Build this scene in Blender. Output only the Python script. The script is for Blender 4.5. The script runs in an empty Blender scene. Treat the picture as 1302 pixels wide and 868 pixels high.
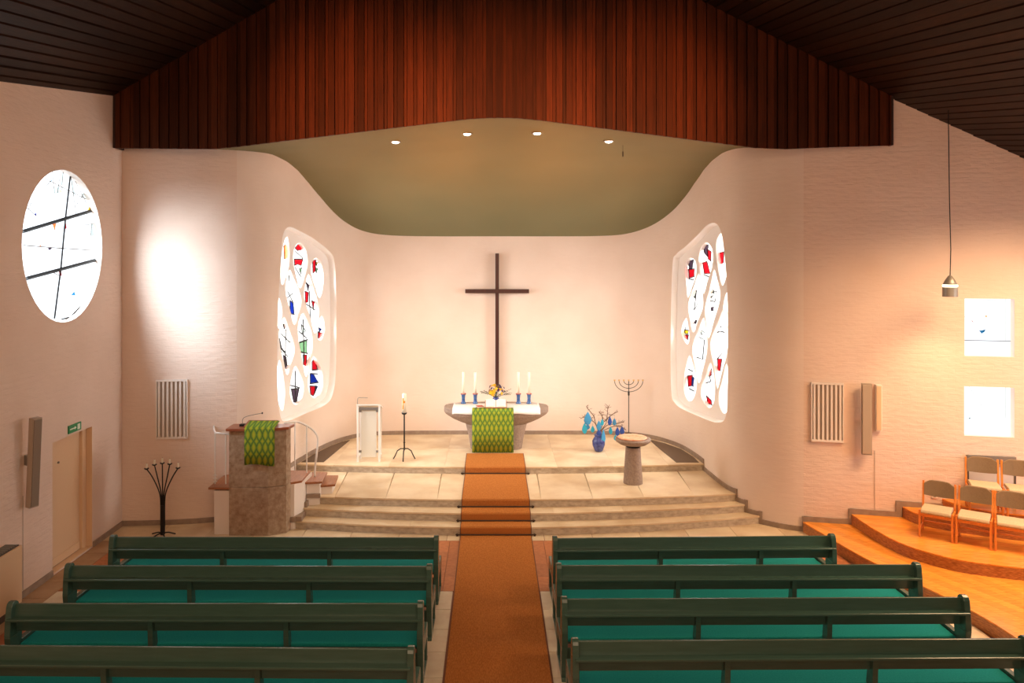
import bpy, bmesh, math, random
from mathutils import Vector, Matrix
from mathutils.geometry import delaunay_2d_cdt
rnd = random.Random(7)
PI = math.pi
sc = bpy.context.scene
COL = sc.collection

# ------------------------------------------------------------------ camera, world, light, exposure
EYE, F, CX, CY = 5.0, 980.0, 625.0, 330.0           # eye height (m), focal length (px of a 1302 wide frame), vanishing point
cam = bpy.data.cameras.new('camera')
cam.sensor_width = 36.0
cam.lens = F / 1302 * 36
cam.shift_x = (651 - CX) / 1302
cam.shift_y = -(434 - CY) / 1302
camo = bpy.data.objects.new('camera', cam)
camo.location = (0, 0, EYE)
camo.rotation_euler = (PI / 2, 0, 0)
COL.objects.link(camo)
sc.camera = camo

world = bpy.data.worlds.new('sky')
sc.world = world
world.use_nodes = True
bg = world.node_tree.nodes['Background']
bg.inputs['Color'].default_value = (0.95, 0.97, 1.0, 1)
bg.inputs['Strength'].default_value = 1.3

sc.view_settings.view_transform = 'Standard'
sc.view_settings.look = 'None'
sc.view_settings.gamma = 1
sc.view_settings.exposure = 0.2

def aim(o, target):
    o.rotation_euler = (Vector(target) - o.location).to_track_quat('-Z', 'Y').to_euler()

def area(name, loc, target, sx, sy, power, color, spread=PI):
    l = bpy.data.lights.new(name, 'AREA')
    l.shape = 'RECTANGLE'; l.size = sx; l.size_y = sy
    l.energy = power; l.color = color; l.spread = spread
    o = bpy.data.objects.new(name, l); o.location = loc
    COL.objects.link(o); aim(o, target)
    return o

def spot(name, loc, target, power, color, angle, blend=0.6, r=0.1):
    l = bpy.data.lights.new(name, 'SPOT')
    l.energy = power; l.color = color; l.spot_size = angle; l.spot_blend = blend; l.shadow_soft_size = r
    o = bpy.data.objects.new(name, l); o.location = loc
    COL.objects.link(o); aim(o, target)
    return o

WARM = (1.0, 0.66, 0.40)
DAY = (0.84, 0.92, 1.0)
# daylight falling through the windows of the room
area('daylight_round_window', (-11.0, 7.5, 8.2), (-5.5, 14.6, 3.9), 4.8, 4.8, 4700, (0.80, 0.90, 1.0))
area('daylight_apse_left', (-6.7, 16.1, 4.2), (-2.0, 18.3, 3.2), 1.5, 4.0, 900, (1.0, 0.93, 0.86))
area('daylight_apse_right', (7.4, 16.0, 4.2), (2.0, 16.4, 3.0), 2.2, 4.0, 900, (1.0, 0.93, 0.86))
area('daylight_nave_right', (11.8, 9.5, 3.0), (6.5, 10.5, 0.2), 4.0, 2.6, 110, DAY)
# added warm fill standing in for unseen nave lamps, behind and above the gallery
area('nave_fill', (0.0, 4.0, 8.2), (0.0, 10.5, 0.0), 9.0, 2.5, 230, (1.0, 0.62, 0.36))
area('gallery_fill', (0.0, -1.2, 5.5), (0.0, 14.0, 3.0), 10.0, 3.0, 260, (1.0, 0.66, 0.43))  # broad fill panel behind the camera, added to warm the whole room
area('choir_fill', (8.6, 10.6, 6.2), (8.2, 11.8, 0.4), 2.6, 1.6, 250, (1.0, 0.62, 0.34), math.radians(130))  # added fill that brightens the choir boards, apart from the pendant
for gx, tx in ((-2.6, -2.3), (0.1, 0.1), (2.8, 2.6)):
    spot('gallery_spot', (gx, 4.0, 4.4), (tx, 14.0, 7.5), 6400, (1.0, 0.33, 0.08), math.radians(25), 1.0)
spot('chancel_spot_left', (-3.2, 9.0, 8.0), (-1.0, 17.8, 1.6), 560, (1.0, .76, .58), math.radians(55), 1.0, 0.25)
spot('chancel_spot_right', (3.2, 9.0, 8.0), (1.2, 17.8, 1.6), 560, (1.0, .76, .58), math.radians(55), 1.0, 0.25)

# ------------------------------------------------------------------ helpers
def at(px, py, Z):
    return Vector(((px - CX) / F * Z, Z, EYE - (py - CY) / F * Z))

class MB:
    def __init__(s):
        s.v = []; s.f = []; s.uv = None
    def add(s, vs, fs):
        n = len(s.v)
        s.v += [tuple(v) for v in vs]
        s.f += [tuple(i + n for i in f) for f in fs]
        return s
    def box(s, x0, y0, z0, x1, y1, z1):
        return s.add([(x0, y0, z0), (x1, y0, z0), (x1, y1, z0), (x0, y1, z0), (x0, y0, z1), (x1, y0, z1), (x1, y1, z1), (x0, y1, z1)],
                     [(3, 2, 1, 0), (4, 5, 6, 7), (0, 1, 5, 4), (1, 2, 6, 5), (2, 3, 7, 6), (3, 0, 4, 7)])
    def prism(s, poly, fn0, fn1):
        """poly of 2D points mapped to two 3D outlines"""
        n = len(poly)
        vs = [fn0(p) for p in poly] + [fn1(p) for p in poly]
        fs = [tuple(range(n - 1, -1, -1)), tuple(range(n, 2 * n))]
        fs += [(i, (i + 1) % n, n + (i + 1) % n, n + i) for i in range(n)]
        return s.add(vs, fs)
    def prism_z(s, poly, z0, z1):
        return s.prism(poly, lambda p: (p[0], p[1], z0), lambda p: (p[0], p[1], z1))
    def prism_y(s, poly, y0, y1):      # poly in x, z
        return s.prism(poly, lambda p: (p[0], y0, p[1]), lambda p: (p[0], y1, p[1]))
    def prism_x(s, poly, x0, x1):      # poly in y, z
        return s.prism(poly, lambda p: (x0, p[0], p[1]), lambda p: (x1, p[0], p[1]))
    def lathe(s, prof, n=24, c=(0, 0), sx=1, sy=1):
        vs = []
        for r, z in prof:
            for k in range(n):
                a = 2 * PI * k / n
                vs.append((c[0] + r * sx * math.cos(a), c[1] + r * sy * math.sin(a), z))
        fs = []
        for j in range(len(prof) - 1):
            for k in range(n):
                fs.append((j * n + k, j * n + (k + 1) % n, (j + 1) * n + (k + 1) % n, (j + 1) * n + k))
        fs.append(tuple(range(n - 1, -1, -1)))
        fs.append(tuple((len(prof) - 1) * n + k for k in range(n)))
        return s.add(vs, fs)
    def tube(s, pts, r, n=8, flat=None):
        pts = [Vector(p) for p in pts]
        rs = r if isinstance(r, (list, tuple)) else [r] * len(pts)
        vs = []
        prev = None
        for i, p in enumerate(pts):
            d = (pts[min(i + 1, len(pts) - 1)] - pts[max(i - 1, 0)]).normalized()
            up = prev if prev is not None else (Vector((0, 0, 1)) if abs(d.z) < .9 else Vector((0, 1, 0)))
            a = d.cross(up)
            if a.length < 1e-5: a = d.cross(Vector((1, 0, 0)))
            a.normalize(); b = a.cross(d).normalized(); prev = b
            for k in range(n):
                t = 2 * PI * k / n
                vs.append(p + (a * math.cos(t) + b * math.sin(t)) * rs[i])
        fs = []
        for j in range(len(pts) - 1):
            for k in range(n):
                fs.append((j * n + k, j * n + (k + 1) % n, (j + 1) * n + (k + 1) % n, (j + 1) * n + k))
        fs.append(tuple(range(n - 1, -1, -1)))
        fs.append(tuple((len(pts) - 1) * n + k for k in range(n)))
        return s.add(vs, fs)
    def build(s, name, mat, parent=None, smooth=False, bevel=0, uv=None):
        me = bpy.data.meshes.new(name)
        me.from_pydata(s.v, [], s.f)
        bm = bmesh.new(); bm.from_mesh(me)
        if uv is None: bmesh.ops.recalc_face_normals(bm, faces=bm.faces)
        bm.to_mesh(me); bm.free()
        if uv is not None:
            l = me.uv_layers.new(name='UVMap')
            for lp in me.loops: l.data[lp.index].uv = uv[lp.vertex_index]
        if mat: me.materials.append(mat)
        if smooth:
            for p in me.polygons: p.use_smooth = True
        o = bpy.data.objects.new(name, me)
        COL.objects.link(o)
        if parent: o.parent = parent
        if bevel:
            m = o.modifiers.new('bevel', 'BEVEL'); m.width = bevel; m.segments = 2; m.limit_method = 'ANGLE'
        return o

def tag(o, label, cat, group=None):
    o['label'] = label; o['category'] = cat
    if group: o['group'] = group
    return o

def thing(name, label, cat, loc=(0, 0, 0), rz=0, group=None):
    o = bpy.data.objects.new(name, None); COL.objects.link(o)
    o.location = loc; o.rotation_euler = (0, 0, rz); o.empty_display_size = .1
    return tag(o, label, cat, group)

def struct(o):
    o['kind'] = 'structure'
    return o

def children(o):
    return [c for c in bpy.data.objects if c.parent == o]

def copy_tree(o, parent=None):
    c = o.copy(); COL.objects.link(c)
    if parent: c.parent = parent
    for ch in children(o): copy_tree(ch, c)
    return c

def smooth_line(pts, n=6, closed=False):
    out = []
    m = len(pts)
    for i in range(m if closed else m - 1):
        if closed:
            p = [Vector(pts[(i + k) % m]) for k in (-1, 0, 1, 2)]
        else:
            p = [Vector(pts[min(max(i + k, 0), m - 1)]) for k in (-1, 0, 1, 2)]
        for j in range(n):
            t = j / n
            out.append(0.5 * ((2 * p[1]) + (p[2] - p[0]) * t + (2 * p[0] - 5 * p[1] + 4 * p[2] - p[3]) * t * t + (3 * p[1] - p[0] - 3 * p[2] + p[3]) * t ** 3))
    if not closed: out.append(Vector(pts[-1]))
    return out

def lerp_table(tab, x):
    if x <= tab[0][0]: return tab[0][1]
    for (a, va), (b, vb) in zip(tab, tab[1:]):
        if x <= b: return va + (vb - va) * (x - a) / (b - a)
    return tab[-1][1]

def inside(p, poly):
    x, y = p; c = False
    n = len(poly)
    for i in range(n):
        x1, y1 = poly[i][0], poly[i][1]; x2, y2 = poly[(i + 1) % n][0], poly[(i + 1) % n][1]
        if (y1 > y) != (y2 > y) and x < (x2 - x1) * (y - y1) / (y2 - y1) + x1: c = not c
    return c

# ------------------------------------------------------------------ materials
MATS = {}
def mat(name, color, rough=.6, metal=0, noise=None, bump=None, coat=0, emit=None, rand=0, spec=.5):
    """noise = (scale, color2, detail, stretch xyz) ; bump = (scale, strength, stretch)"""
    if name in MATS: return MATS[name]
    m = bpy.data.materials.new(name); m.use_nodes = True
    nt = m.node_tree; N = nt.nodes; L = nt.links
    b = N['Principled BSDF']
    b.inputs['Base Color'].default_value = (*color, 1)
    b.inputs['Roughness'].default_value = rough
    b.inputs['Metallic'].default_value = metal
    b.inputs['Specular IOR Level'].default_value = spec
    if coat: b.inputs['Coat Weight'].default_value = coat; b.inputs['Coat Roughness'].default_value = .25
    tc = N.new('ShaderNodeTexCoord')
    out = None
    if noise:
        sc_, c2, det, st = noise
        mp = N.new('ShaderNodeMapping'); mp.inputs['Scale'].default_value = st
        L.new(tc.outputs['Object'], mp.inputs['Vector'])
        if rand:
            oi = N.new('ShaderNodeObjectInfo'); ad = N.new('ShaderNodeVectorMath'); ad.operation = 'MULTIPLY_ADD'
            L.new(oi.outputs['Random'], ad.inputs[0]); ad.inputs[1].default_value = (37, 53, 71)
            L.new(tc.outputs['Object'], ad.inputs[2]); L.new(ad.outputs[0], mp.inputs['Vector'])
        nz = N.new('ShaderNodeTexNoise'); nz.inputs['Scale'].default_value = sc_; nz.inputs['Detail'].default_value = det
        L.new(mp.outputs[0], nz.inputs['Vector'])
        rp = N.new('ShaderNodeValToRGB')
        rp.color_ramp.elements[0].position = .32; rp.color_ramp.elements[1].position = .68
        rp.color_ramp.elements[0].color = (*color, 1); rp.color_ramp.elements[1].color = (*c2, 1)
        L.new(nz.outputs['Fac'], rp.inputs['Fac'])
        out = rp.outputs['Color']
    if rand:
        oi2 = N.new('ShaderNodeObjectInfo'); mr = N.new('ShaderNodeMapRange')
        mr.inputs['To Min'].default_value = 1 - rand; mr.inputs['To Max'].default_value = 1 + rand
        L.new(oi2.outputs['Random'], mr.inputs['Value'])
        mx = N.new('ShaderNodeVectorMath'); mx.operation = 'SCALE'
        if out: L.new(out, mx.inputs[0])
        else: mx.inputs[0].default_value = color
        L.new(mr.outputs[0], mx.inputs['Scale']); out = mx.outputs[0]
    if out: L.new(out, b.inputs['Base Color'])
    if bump:
        bs, st, stretch = bump
        mp = N.new('ShaderNodeMapping'); mp.inputs['Scale'].default_value = stretch
        L.new(tc.outputs['Object'], mp.inputs['Vector'])
        nz = N.new('ShaderNodeTexNoise'); nz.inputs['Scale'].default_value = bs; nz.inputs['Detail'].default_value = 5
        L.new(mp.outputs[0], nz.inputs['Vector'])
        bp = N.new('ShaderNodeBump'); bp.inputs['Strength'].default_value = st; bp.inputs['Distance'].default_value = .02
        L.new(nz.outputs['Fac'], bp.inputs['Height']); L.new(bp.outputs[0], b.inputs['Normal'])
    if emit:
        b.inputs['Emission Color'].default_value = (*emit[0], 1); b.inputs['Emission Strength'].default_value = emit[1]
    MATS[name] = m
    return m

def wall_mat(name, color, brick, lump):
    m = mat(name, color, .75, spec=.25)
    nt = m.node_tree; N = nt.nodes; L = nt.links; b = N['Principled BSDF']
    tc = N['Texture Coordinate']
    # faint tone changes of lime paint
    nz0 = N.new('ShaderNodeTexNoise'); nz0.inputs['Scale'].default_value = 1.1; nz0.inputs['Detail'].default_value = 6
    L.new(tc.outputs['UV'], nz0.inputs['Vector'])
    rp = N.new('ShaderNodeValToRGB')
    rp.color_ramp.elements[0].position = .3; rp.color_ramp.elements[1].position = .7
    rp.color_ramp.elements[0].color = (color[0] * .94, color[1] * .92, color[2] * .9, 1); rp.color_ramp.elements[1].color = (*color, 1)
    L.new(nz0.outputs['Fac'], rp.inputs['Fac']); L.new(rp.outputs[0], b.inputs['Base Color'])
    wn = N.new('ShaderNodeTexNoise'); wn.inputs['Scale'].default_value = 3; wn.inputs['Detail'].default_value = 3
    L.new(tc.outputs['UV'], wn.inputs['Vector'])
    ws = N.new('ShaderNodeVectorMath'); ws.operation = 'MULTIPLY_ADD'; ws.inputs[1].default_value = (.06, .03, 0)
    L.new(wn.outputs['Color'], ws.inputs[0]); L.new(tc.outputs['UV'], ws.inputs[2])
    bk = N.new('ShaderNodeTexBrick'); bk.inputs['Scale'].default_value = 1
    bk.inputs['Brick Width'].default_value = .25; bk.inputs['Row Height'].default_value = .083
    bk.inputs['Mortar Size'].default_value = .009; bk.inputs['Mortar Smooth'].default_value = .9
    bk.inputs['Color1'].default_value = (1, 1, 1, 1); bk.inputs['Color2'].default_value = (.75, .75, .75, 1); bk.inputs['Mortar'].default_value = (.5, .5, .5, 1)
    L.new(ws.outputs[0], bk.inputs['Vector'])
    b1 = N.new('ShaderNodeBump'); b1.inputs['Strength'].default_value = brick; b1.inputs['Distance'].default_value = .012
    L.new(bk.outputs['Color'], b1.inputs['Height'])
    n2 = N.new('ShaderNodeTexNoise'); n2.inputs['Scale'].default_value = 9; n2.inputs['Detail'].default_value = 6
    mp = N.new('ShaderNodeMapping'); mp.inputs['Scale'].default_value = (.6, 1.6, 1)
    L.new(tc.outputs['UV'], mp.inputs['Vector']); L.new(mp.outputs[0], n2.inputs['Vector'])
    b2 = N.new('ShaderNodeBump'); b2.inputs['Strength'].default_value = lump; b2.inputs['Distance'].default_value = .03
    L.new(n2.outputs['Fac'], b2.inputs['Height']); L.new(b1.outputs[0], b2.inputs['Normal'])
    L.new(b2.outputs[0], b.inputs['Normal'])
    return m

WHITEWASH = wall_mat('whitewashed_brick', (.82, .65, .54), .28, .42)
PLASTER = wall_mat('smooth_plaster', (.85, .71, .61), .08, .15)
LATTICE = mat('white_render', (.93, .90, .88), .7)
GREEN_CEIL = mat('olive_ceiling_paint', (.185, .175, .085), .7, noise=(.8, (.2, .185, .09), 2, (1, 1, 1)))
FASCIA = mat('red_stained_wood', (.044, .010, .003), .45, noise=(6, (.075, .017, .005), 6, (6, 6, .35)), rand=.38, spec=.15)
FASCIA_BACK = mat('dark_gap_wood', (.03, .008, .004), .8)
CEIL = mat('dark_ceiling_wood', (.016, .007, .004), .5, noise=(5, (.030, .012, .006), 5, (6, .3, 6)), rand=.3, spec=.1)
CEIL_BACK = mat('ceiling_shadow_gap', (.012, .006, .004), .9)
STONE = mat('travertine_slab', (.62, .45, .27), .38, noise=(1.6, (.82, .68, .48), 8, (1, 1, 1)), rand=.06, bump=(30, .05, (1, 1, 1)))
RISER = mat('rough_stone_riser', (.40, .31, .22), .8, noise=(9, (.60, .50, .37), 8, (1, 1, 2)), bump=(40, .4, (1, 1, 1)))
SKIRT = mat('brown_stone_skirting', (.28, .20, .15), .7, noise=(8, (.36, .27, .2), 4, (1, 1, 1)))
CREAM_TILE = mat('cream_stone_strip', (.72, .58, .42), .45, noise=(5, (.82, .72, .55), 6, (1, 1, 1)), rand=.1)
CARPET = mat('rust_coir_carpet', (.42, .14, .030), .95, noise=(90, (.58, .22, .055), 3, (1, .25, 1)), bump=(300, .5, (1, .5, 1)), spec=.1)
BORDER = mat('carpet_edge_binding', (.18, .07, .03), .9)
ROD = mat('dark_bronze_rod', (.05, .03, .022), .4, .6)
PEW = mat('dark_green_pew_paint', (.052, .108, .082), .24, noise=(3, (.063, .126, .097), 3, (1, 8, 8)), spec=.6)
CUSHION = mat('teal_seat_cushion', (.012, .28, .27), .95, noise=(60, (.02, .34, .32), 3, (1, 1, 1)), spec=.1)
CONCRETE = mat('brown_washed_concrete', (.30, .19, .11), .85, noise=(14, (.46, .34, .23), 9, (1, 1, 1)), bump=(50, .5, (1, 1, 1)))
ALTAR = mat('altar_stone', (.27, .19, .15), .75, noise=(26, (.36, .27, .21), 8, (1, 1, 1)), bump=(60, .3, (1, 1, 1)))
REDWOOD = mat('reddish_handrail_wood', (.26, .07, .03), .35, noise=(5, (.36, .11, .045), 5, (1, 10, 10)))
TREAD = mat('brown_stair_wood', (.30, .10, .04), .35, noise=(5, (.42, .17, .07), 5, (8, 1, 8)))
WHITE = mat('white_paint', (.84, .76, .68), .45)
WHITE_METAL = mat('white_enamel', (.84, .80, .74), .3)
DOORP = mat('cream_door_paint', (.78, .54, .33), .4)
BLACK = mat('black_iron', (.015, .013, .012), .45, .3)
CROSSW = mat('dark_cross_wood', (.045, .014, .010), .4, noise=(5, (.075, .022, .014), 5, (8, 8, .5)))
GREY = mat('grey_metal', (.30, .28, .25), .4, .5)
DARKGREY = mat('dark_grille_metal', (.10, .085, .075), .5, .3)
BEIGE = mat('beige_loudspeaker_paint', (.42, .33, .25), .5)
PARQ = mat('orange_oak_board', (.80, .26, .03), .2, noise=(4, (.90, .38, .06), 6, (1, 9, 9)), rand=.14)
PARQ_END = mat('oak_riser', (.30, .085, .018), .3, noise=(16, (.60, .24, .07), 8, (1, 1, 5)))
CHAIRW = mat('beech_chair_frame', (.74, .22, .035), .3, noise=(8, (.82, .30, .06), 4, (8, 8, 1)))
SEATF = mat('beige_upholstery', (.52, .40, .25), .9, noise=(80, (.60, .48, .31), 2, (1, 1, 1)), spec=.1)
BACKF = mat('taupe_back_upholstery', (.22, .15, .09), .9, noise=(80, (.26, .18, .11), 2, (1, 1, 1)), spec=.1)
CLOTH = mat('white_linen', (.90, .87, .84), .9, spec=.1)
WAX = mat('ivory_wax', (.93, .86, .70), .45)
BLUE = mat('blue_glazed_ceramic', (.02, .07, .24), .2, noise=(14, (.05, .16, .38), 4, (1, 1, 1)), coat=.5)
NAVY = mat('navy_glazed_ceramic', (.012, .02, .16), .15, noise=(16, (.06, .09, .3), 5, (1, 1, 1)), coat=.7)
PAPER = mat('book_paper', (.88, .82, .70), .8)
LEATHER = mat('brown_book_cover', (.30, .09, .04), .6)
REDC = mat('red_rim', (.45, .06, .03), .5)
YEL = mat('yellow_petals', (.90, .52, .02), .6, rand=.15)
PURP = mat('purple_petals', (.10, .06, .16), .7, rand=.3)
LEAF = mat('dark_green_leaves', (.05, .10, .03), .6, rand=.3)
TWIG = mat('brown_twig', (.18, .10, .06), .8)
GOLD = mat('brass', (.75, .5, .18), .3, .9)
ORN = [mat('turquoise_paper', (.02, .42, .62), .5), mat('sky_blue_paper', (.05, .30, .58), .5), mat('royal_blue_paper', (.02, .07, .33), .5)]
FONTC = mat('copper_pink_dish', (.72, .30, .16), .4, noise=(14, (.85, .50, .32), 4, (1, 1, 1)))
SIGNG = mat('exit_sign_green', (.02, .25, .08), .5)
SIGNW = mat('exit_sign_print', (.75, .85, .7), .5)
FROST = mat('frosted_panel', (.74, .69, .58), .35)
BULB = mat('lit_lamp', (1, .9, .8), .5, emit=((1.0, .93, .82), 14))
GLOW = mat('lit_ring', (1, .8, .55), .5, emit=((1.0, .82, .6), 5))
TERRA = mat('red_clay_floor', (.30, .095, .035), .5)

def textile():
    m = mat('green_woven_textile', (.1, .3, .05), .95, spec=.1)
    nt = m.node_tree; N = nt.nodes; L = nt.links; b = N['Principled BSDF']; tc = N['Texture Coordinate']
    # ogee lattice: waves crossing in x with a phase that flips every column
    sep = N.new('ShaderNodeSeparateXYZ'); L.new(tc.outputs['Object'], sep.inputs[0])
    def mth(op, a, bb=None):
        n = N.new('ShaderNodeMath'); n.operation = op
        for i, v in enumerate((a, bb)):
            if v is None: continue
            if isinstance(v, (int, float)): n.inputs[i].default_value = v
            else: L.new(v, n.inputs[i])
        return n.outputs[0]
    w = mth('MULTIPLY', mth('SINE', mth('MULTIPLY', sep.outputs['Z'], 2 * PI / .46)), PI / 2)
    x = mth('MULTIPLY', sep.outputs['X'], PI / .105)
    a = mth('ABSOLUTE', mth('SINE', mth('ADD', x, w))); c = mth('ABSOLUTE', mth('SINE', mth('SUBTRACT', x, w)))
    mx = mth('SUBTRACT', 1.0, mth('MINIMUM', a, c))
    rp = N.new('ShaderNodeValToRGB'); cr = rp.color_ramp
    cr.elements[0].position = 0; cr.elements[0].color = (.44, .42, .03, 1)
    cr.elements[1].position = 1; cr.elements[1].color = (.02, .07, .035, 1)
    e = cr.elements.new(.45); e.color = (.16, .33, .03, 1)
    e = cr.elements.new(.78); e.color = (.06, .19, .04, 1)
    L.new(mx, rp.inputs['Fac'])
    nz = N.new('ShaderNodeTexNoise'); nz.inputs['Scale'].default_value = 30; L.new(tc.outputs['Object'], nz.inputs['Vector'])
    mix = N.new('ShaderNodeMix'); mix.data_type = 'RGBA'; mix.inputs[7].default_value = (.45, .42, .05, 1)
    L.new(rp.outputs[0], mix.inputs[6]); L.new(mth('MULTIPLY', nz.outputs['Fac'], .35), mix.inputs[0])
    L.new(mix.outputs[2], b.inputs['Base Color'])
    return m
TEXTILE = textile()

def glass(name, color, translucent=.25):
    m = bpy.data.materials.new(name); m.use_nodes = True
    nt = m.node_tree; N = nt.nodes; L = nt.links
    for n in list(N):
        if n.type == 'BSDF_PRINCIPLED': N.remove(n)
    out = [n for n in N if n.type == 'OUTPUT_MATERIAL'][0]
    t = N.new('ShaderNodeBsdfTransparent'); t.inputs[0].default_value = (*color, 1)
    d = N.new('ShaderNodeBsdfTranslucent'); d.inputs[0].default_value = (*color, 1)
    mx = N.new('ShaderNodeMixShader'); mx.inputs[0].default_value = translucent
    L.new(t.outputs[0], mx.inputs[1]); L.new(d.outputs[0], mx.inputs[2]); L.new(mx.outputs[0], out.inputs[0])
    return m
G_CLEAR = glass('clear_antique_glass', (.93, .95, .97))
GC = {'r': glass('red_glass', (.30, .004, .008)), 'b': glass('blue_glass', (.004, .012, .13)), 'y': glass('yellow_glass', (.7, .4, .01)),
      'g': glass('green_glass', (.10, .2, .10)), 'n': glass('smoke_glass', (.035, .02, .03)), 'o': glass('orange_glass', (.6, .11, .03)),
      'c': glass('pale_blue_glass', (.02, .16, .32)), 's': glass('pale_grey_glass', (.34, .38, .36))}
LEAD = mat('lead_came', (.012, .012, .012), .6)
EMPTYPAR = None

# ------------------------------------------------------------------ plan of the front wall
plan_pts = [(-6.95, 14.5), (-6.2, 14.55), (-5.36, 14.7), (-4.85, 14.95), (-4.5, 15.4), (-4.33, 16.0), (-4.2, 16.7), (-4.05, 17.5),
            (-3.84, 18.24), (-3.58, 18.8), (-3.2, 19.2), (-2.6, 19.39), (-1.5, 19.44), (0, 19.44), (1.8, 19.44), (2.8, 19.42), (3.4, 19.32),
            (3.9, 19.0), (4.25, 18.5), (4.46, 17.92), (4.56, 17.2), (4.6, 16.6), (4.64, 15.8), (4.7, 15.25), (4.85, 14.88), (5.09, 14.62),
            (5.4, 14.36), (5.75, 14.2), (6.53, 14.04), (7.5, 13.84), (9.0, 13.54), (12.0, 12.94)]
PLAN = [Vector((p.x, p.y)) for p in smooth_line([(a, b, 0) for a, b in plan_pts], 6)]
NRM = []
for i in range(len(PLAN)):
    d = (PLAN[min(i + 1, len(PLAN) - 1)] - PLAN[max(i - 1, 0)]).normalized()
    NRM.append(Vector((-d.y, d.x)))                     # points out of the room
S = [0.0]
for a, b in zip(PLAN, PLAN[1:]): S.append(S[-1] + (b - a).length)

def pos(s, d=0.0):
    s = min(max(s, 0), S[-1] - 1e-6)
    lo, hi = 0, len(S) - 1
    while hi - lo > 1:
        m = (lo + hi) // 2
        if S[m] <= s: lo = m
        else: hi = m
    t = (s - S[lo]) / (S[hi] - S[lo])
    return PLAN[lo].lerp(PLAN[hi], t) + NRM[lo].lerp(NRM[hi], t).normalized() * d

def P3(s, z, d=0.0):
    p = pos(s, d); return (p.x, p.y, z)

def s_of(x=None, y=None, lo=0, hi=None):
    """arc length of the plan point nearest to (x, y)"""
    best = min(range(len(PLAN)), key=lambda i: (PLAN[i].x - x) ** 2 + (PLAN[i].y - y) ** 2)
    return S[best]

def wall_hit(px, py, d, srange):
    """where the sight line of photo pixel meets the wall surface set back by d -> (s, z)"""
    k = (px - CX) / F
    n = 400; prev = None
    for i in range(n + 1):
        s = srange[0] + (srange[1] - srange[0]) * i / n
        p = pos(s, d); v = p.x - k * p.y
        if prev is not None and v * prev[1] <= 0:
            t = prev[1] / (prev[1] - v) if v != prev[1] else 0
            s = prev[0] + (s - prev[0]) * t
            p = pos(s, d)
            return (s, EYE - (py - CY) / F * p.y)
        prev = (s, v)
    # beyond the range: nearest end
    s = min(srange, key=lambda q: abs(pos(q, d).x - k * pos(q, d).y)); p = pos(s, d)
    return (s, EYE - (py - CY) / F * p.y)

S_LEFTC, S_RIGHTC = s_of(-4.2, 16.7), s_of(4.6, 16.6)
S_L0, S_L1 = s_of(-4.7, 15.1), s_of(-3.2, 19.2)
S_R0, S_R1 = s_of(3.4, 19.3), s_of(4.75, 15.1)

def gceil(Z):
    return lerp_table([(14.0, 7.15), (15.0, 7.16), (15.6, 7.13), (16.2, 7.05), (16.7, 6.93), (17.3, 6.70), (17.9, 6.42), (18.3, 6.2), (18.7, 5.98),
                       (19.0, 5.82), (19.4, 5.61), (19.9, 5.35)], Z)
def ceil_z(x, Z):
    v = 1 - math.sqrt(((x - .25) / 4.6) ** 2 + .004)
    w = min(max((18.6 - Z) / 4.4, 0), 1); w = w * w * (3 - 2 * w)
    return gceil(Z) + .52 * max(v, -.1) * w

XRIDGE = -.31
def roof_z(x, Z):
    xr = XRIDGE
    if x < xr: return 8.05 + .57 * (x + 6.95) + .15 * (Z - 14.5)
    return 7.92 - .51 * (x - 7.146) + .15 * (Z - 13.76)

def cdt_surface(outer, holes, step_s, step_z, fn, keep_inside_holes=False):
    """triangulate region in (s, z); returns verts 2D and faces"""
    pts = []; edges = []
    def add_loop(l):
        n0 = len(pts)
        for p in l: pts.append(Vector((p[0], p[1])))
        for i in range(len(l)): edges.append((n0 + i, n0 + (i + 1) % len(l)))
    add_loop(outer)
    for h in holes: add_loop(h)
    s0, s1 = min(p[0] for p in outer), max(p[0] for p in outer)
    z0, z1 = min(p[1] for p in outer), max(p[1] for p in outer)
    ns, nz = max(2, int((s1 - s0) / step_s)), max(2, int((z1 - z0) / step_z))
    for i in range(1, ns):
        for j in range(1, nz):
            p = (s0 + (s1 - s0) * i / ns, z0 + (z1 - z0) * j / nz)
            if inside(p, outer) and not any(inside(p, h) for h in holes): pts.append(Vector(p))
    v, e, f, _, _, _ = delaunay_2d_cdt(pts, edges, [], 0, 1e-5)
    faces = []
    for t in f:
        c = sum((v[i] for i in t), Vector((0, 0))) / len(t)
        if inside(c, outer) and not any(inside(c, h) for h in holes): faces.append(tuple(t))
    return v, faces

# ---- openings of the two lattice windows, read off the photo and laid on the wall surface
def rim(px_list, x0, y0, k, d, rng, n=5):
    q = [wall_hit(x0 + a / k, y0 + b / k, d, rng) for a, b in px_list]
    return [(p.x, p.y) for p in smooth_line([(a, b, 0) for a, b in q], n, closed=True)]

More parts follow.
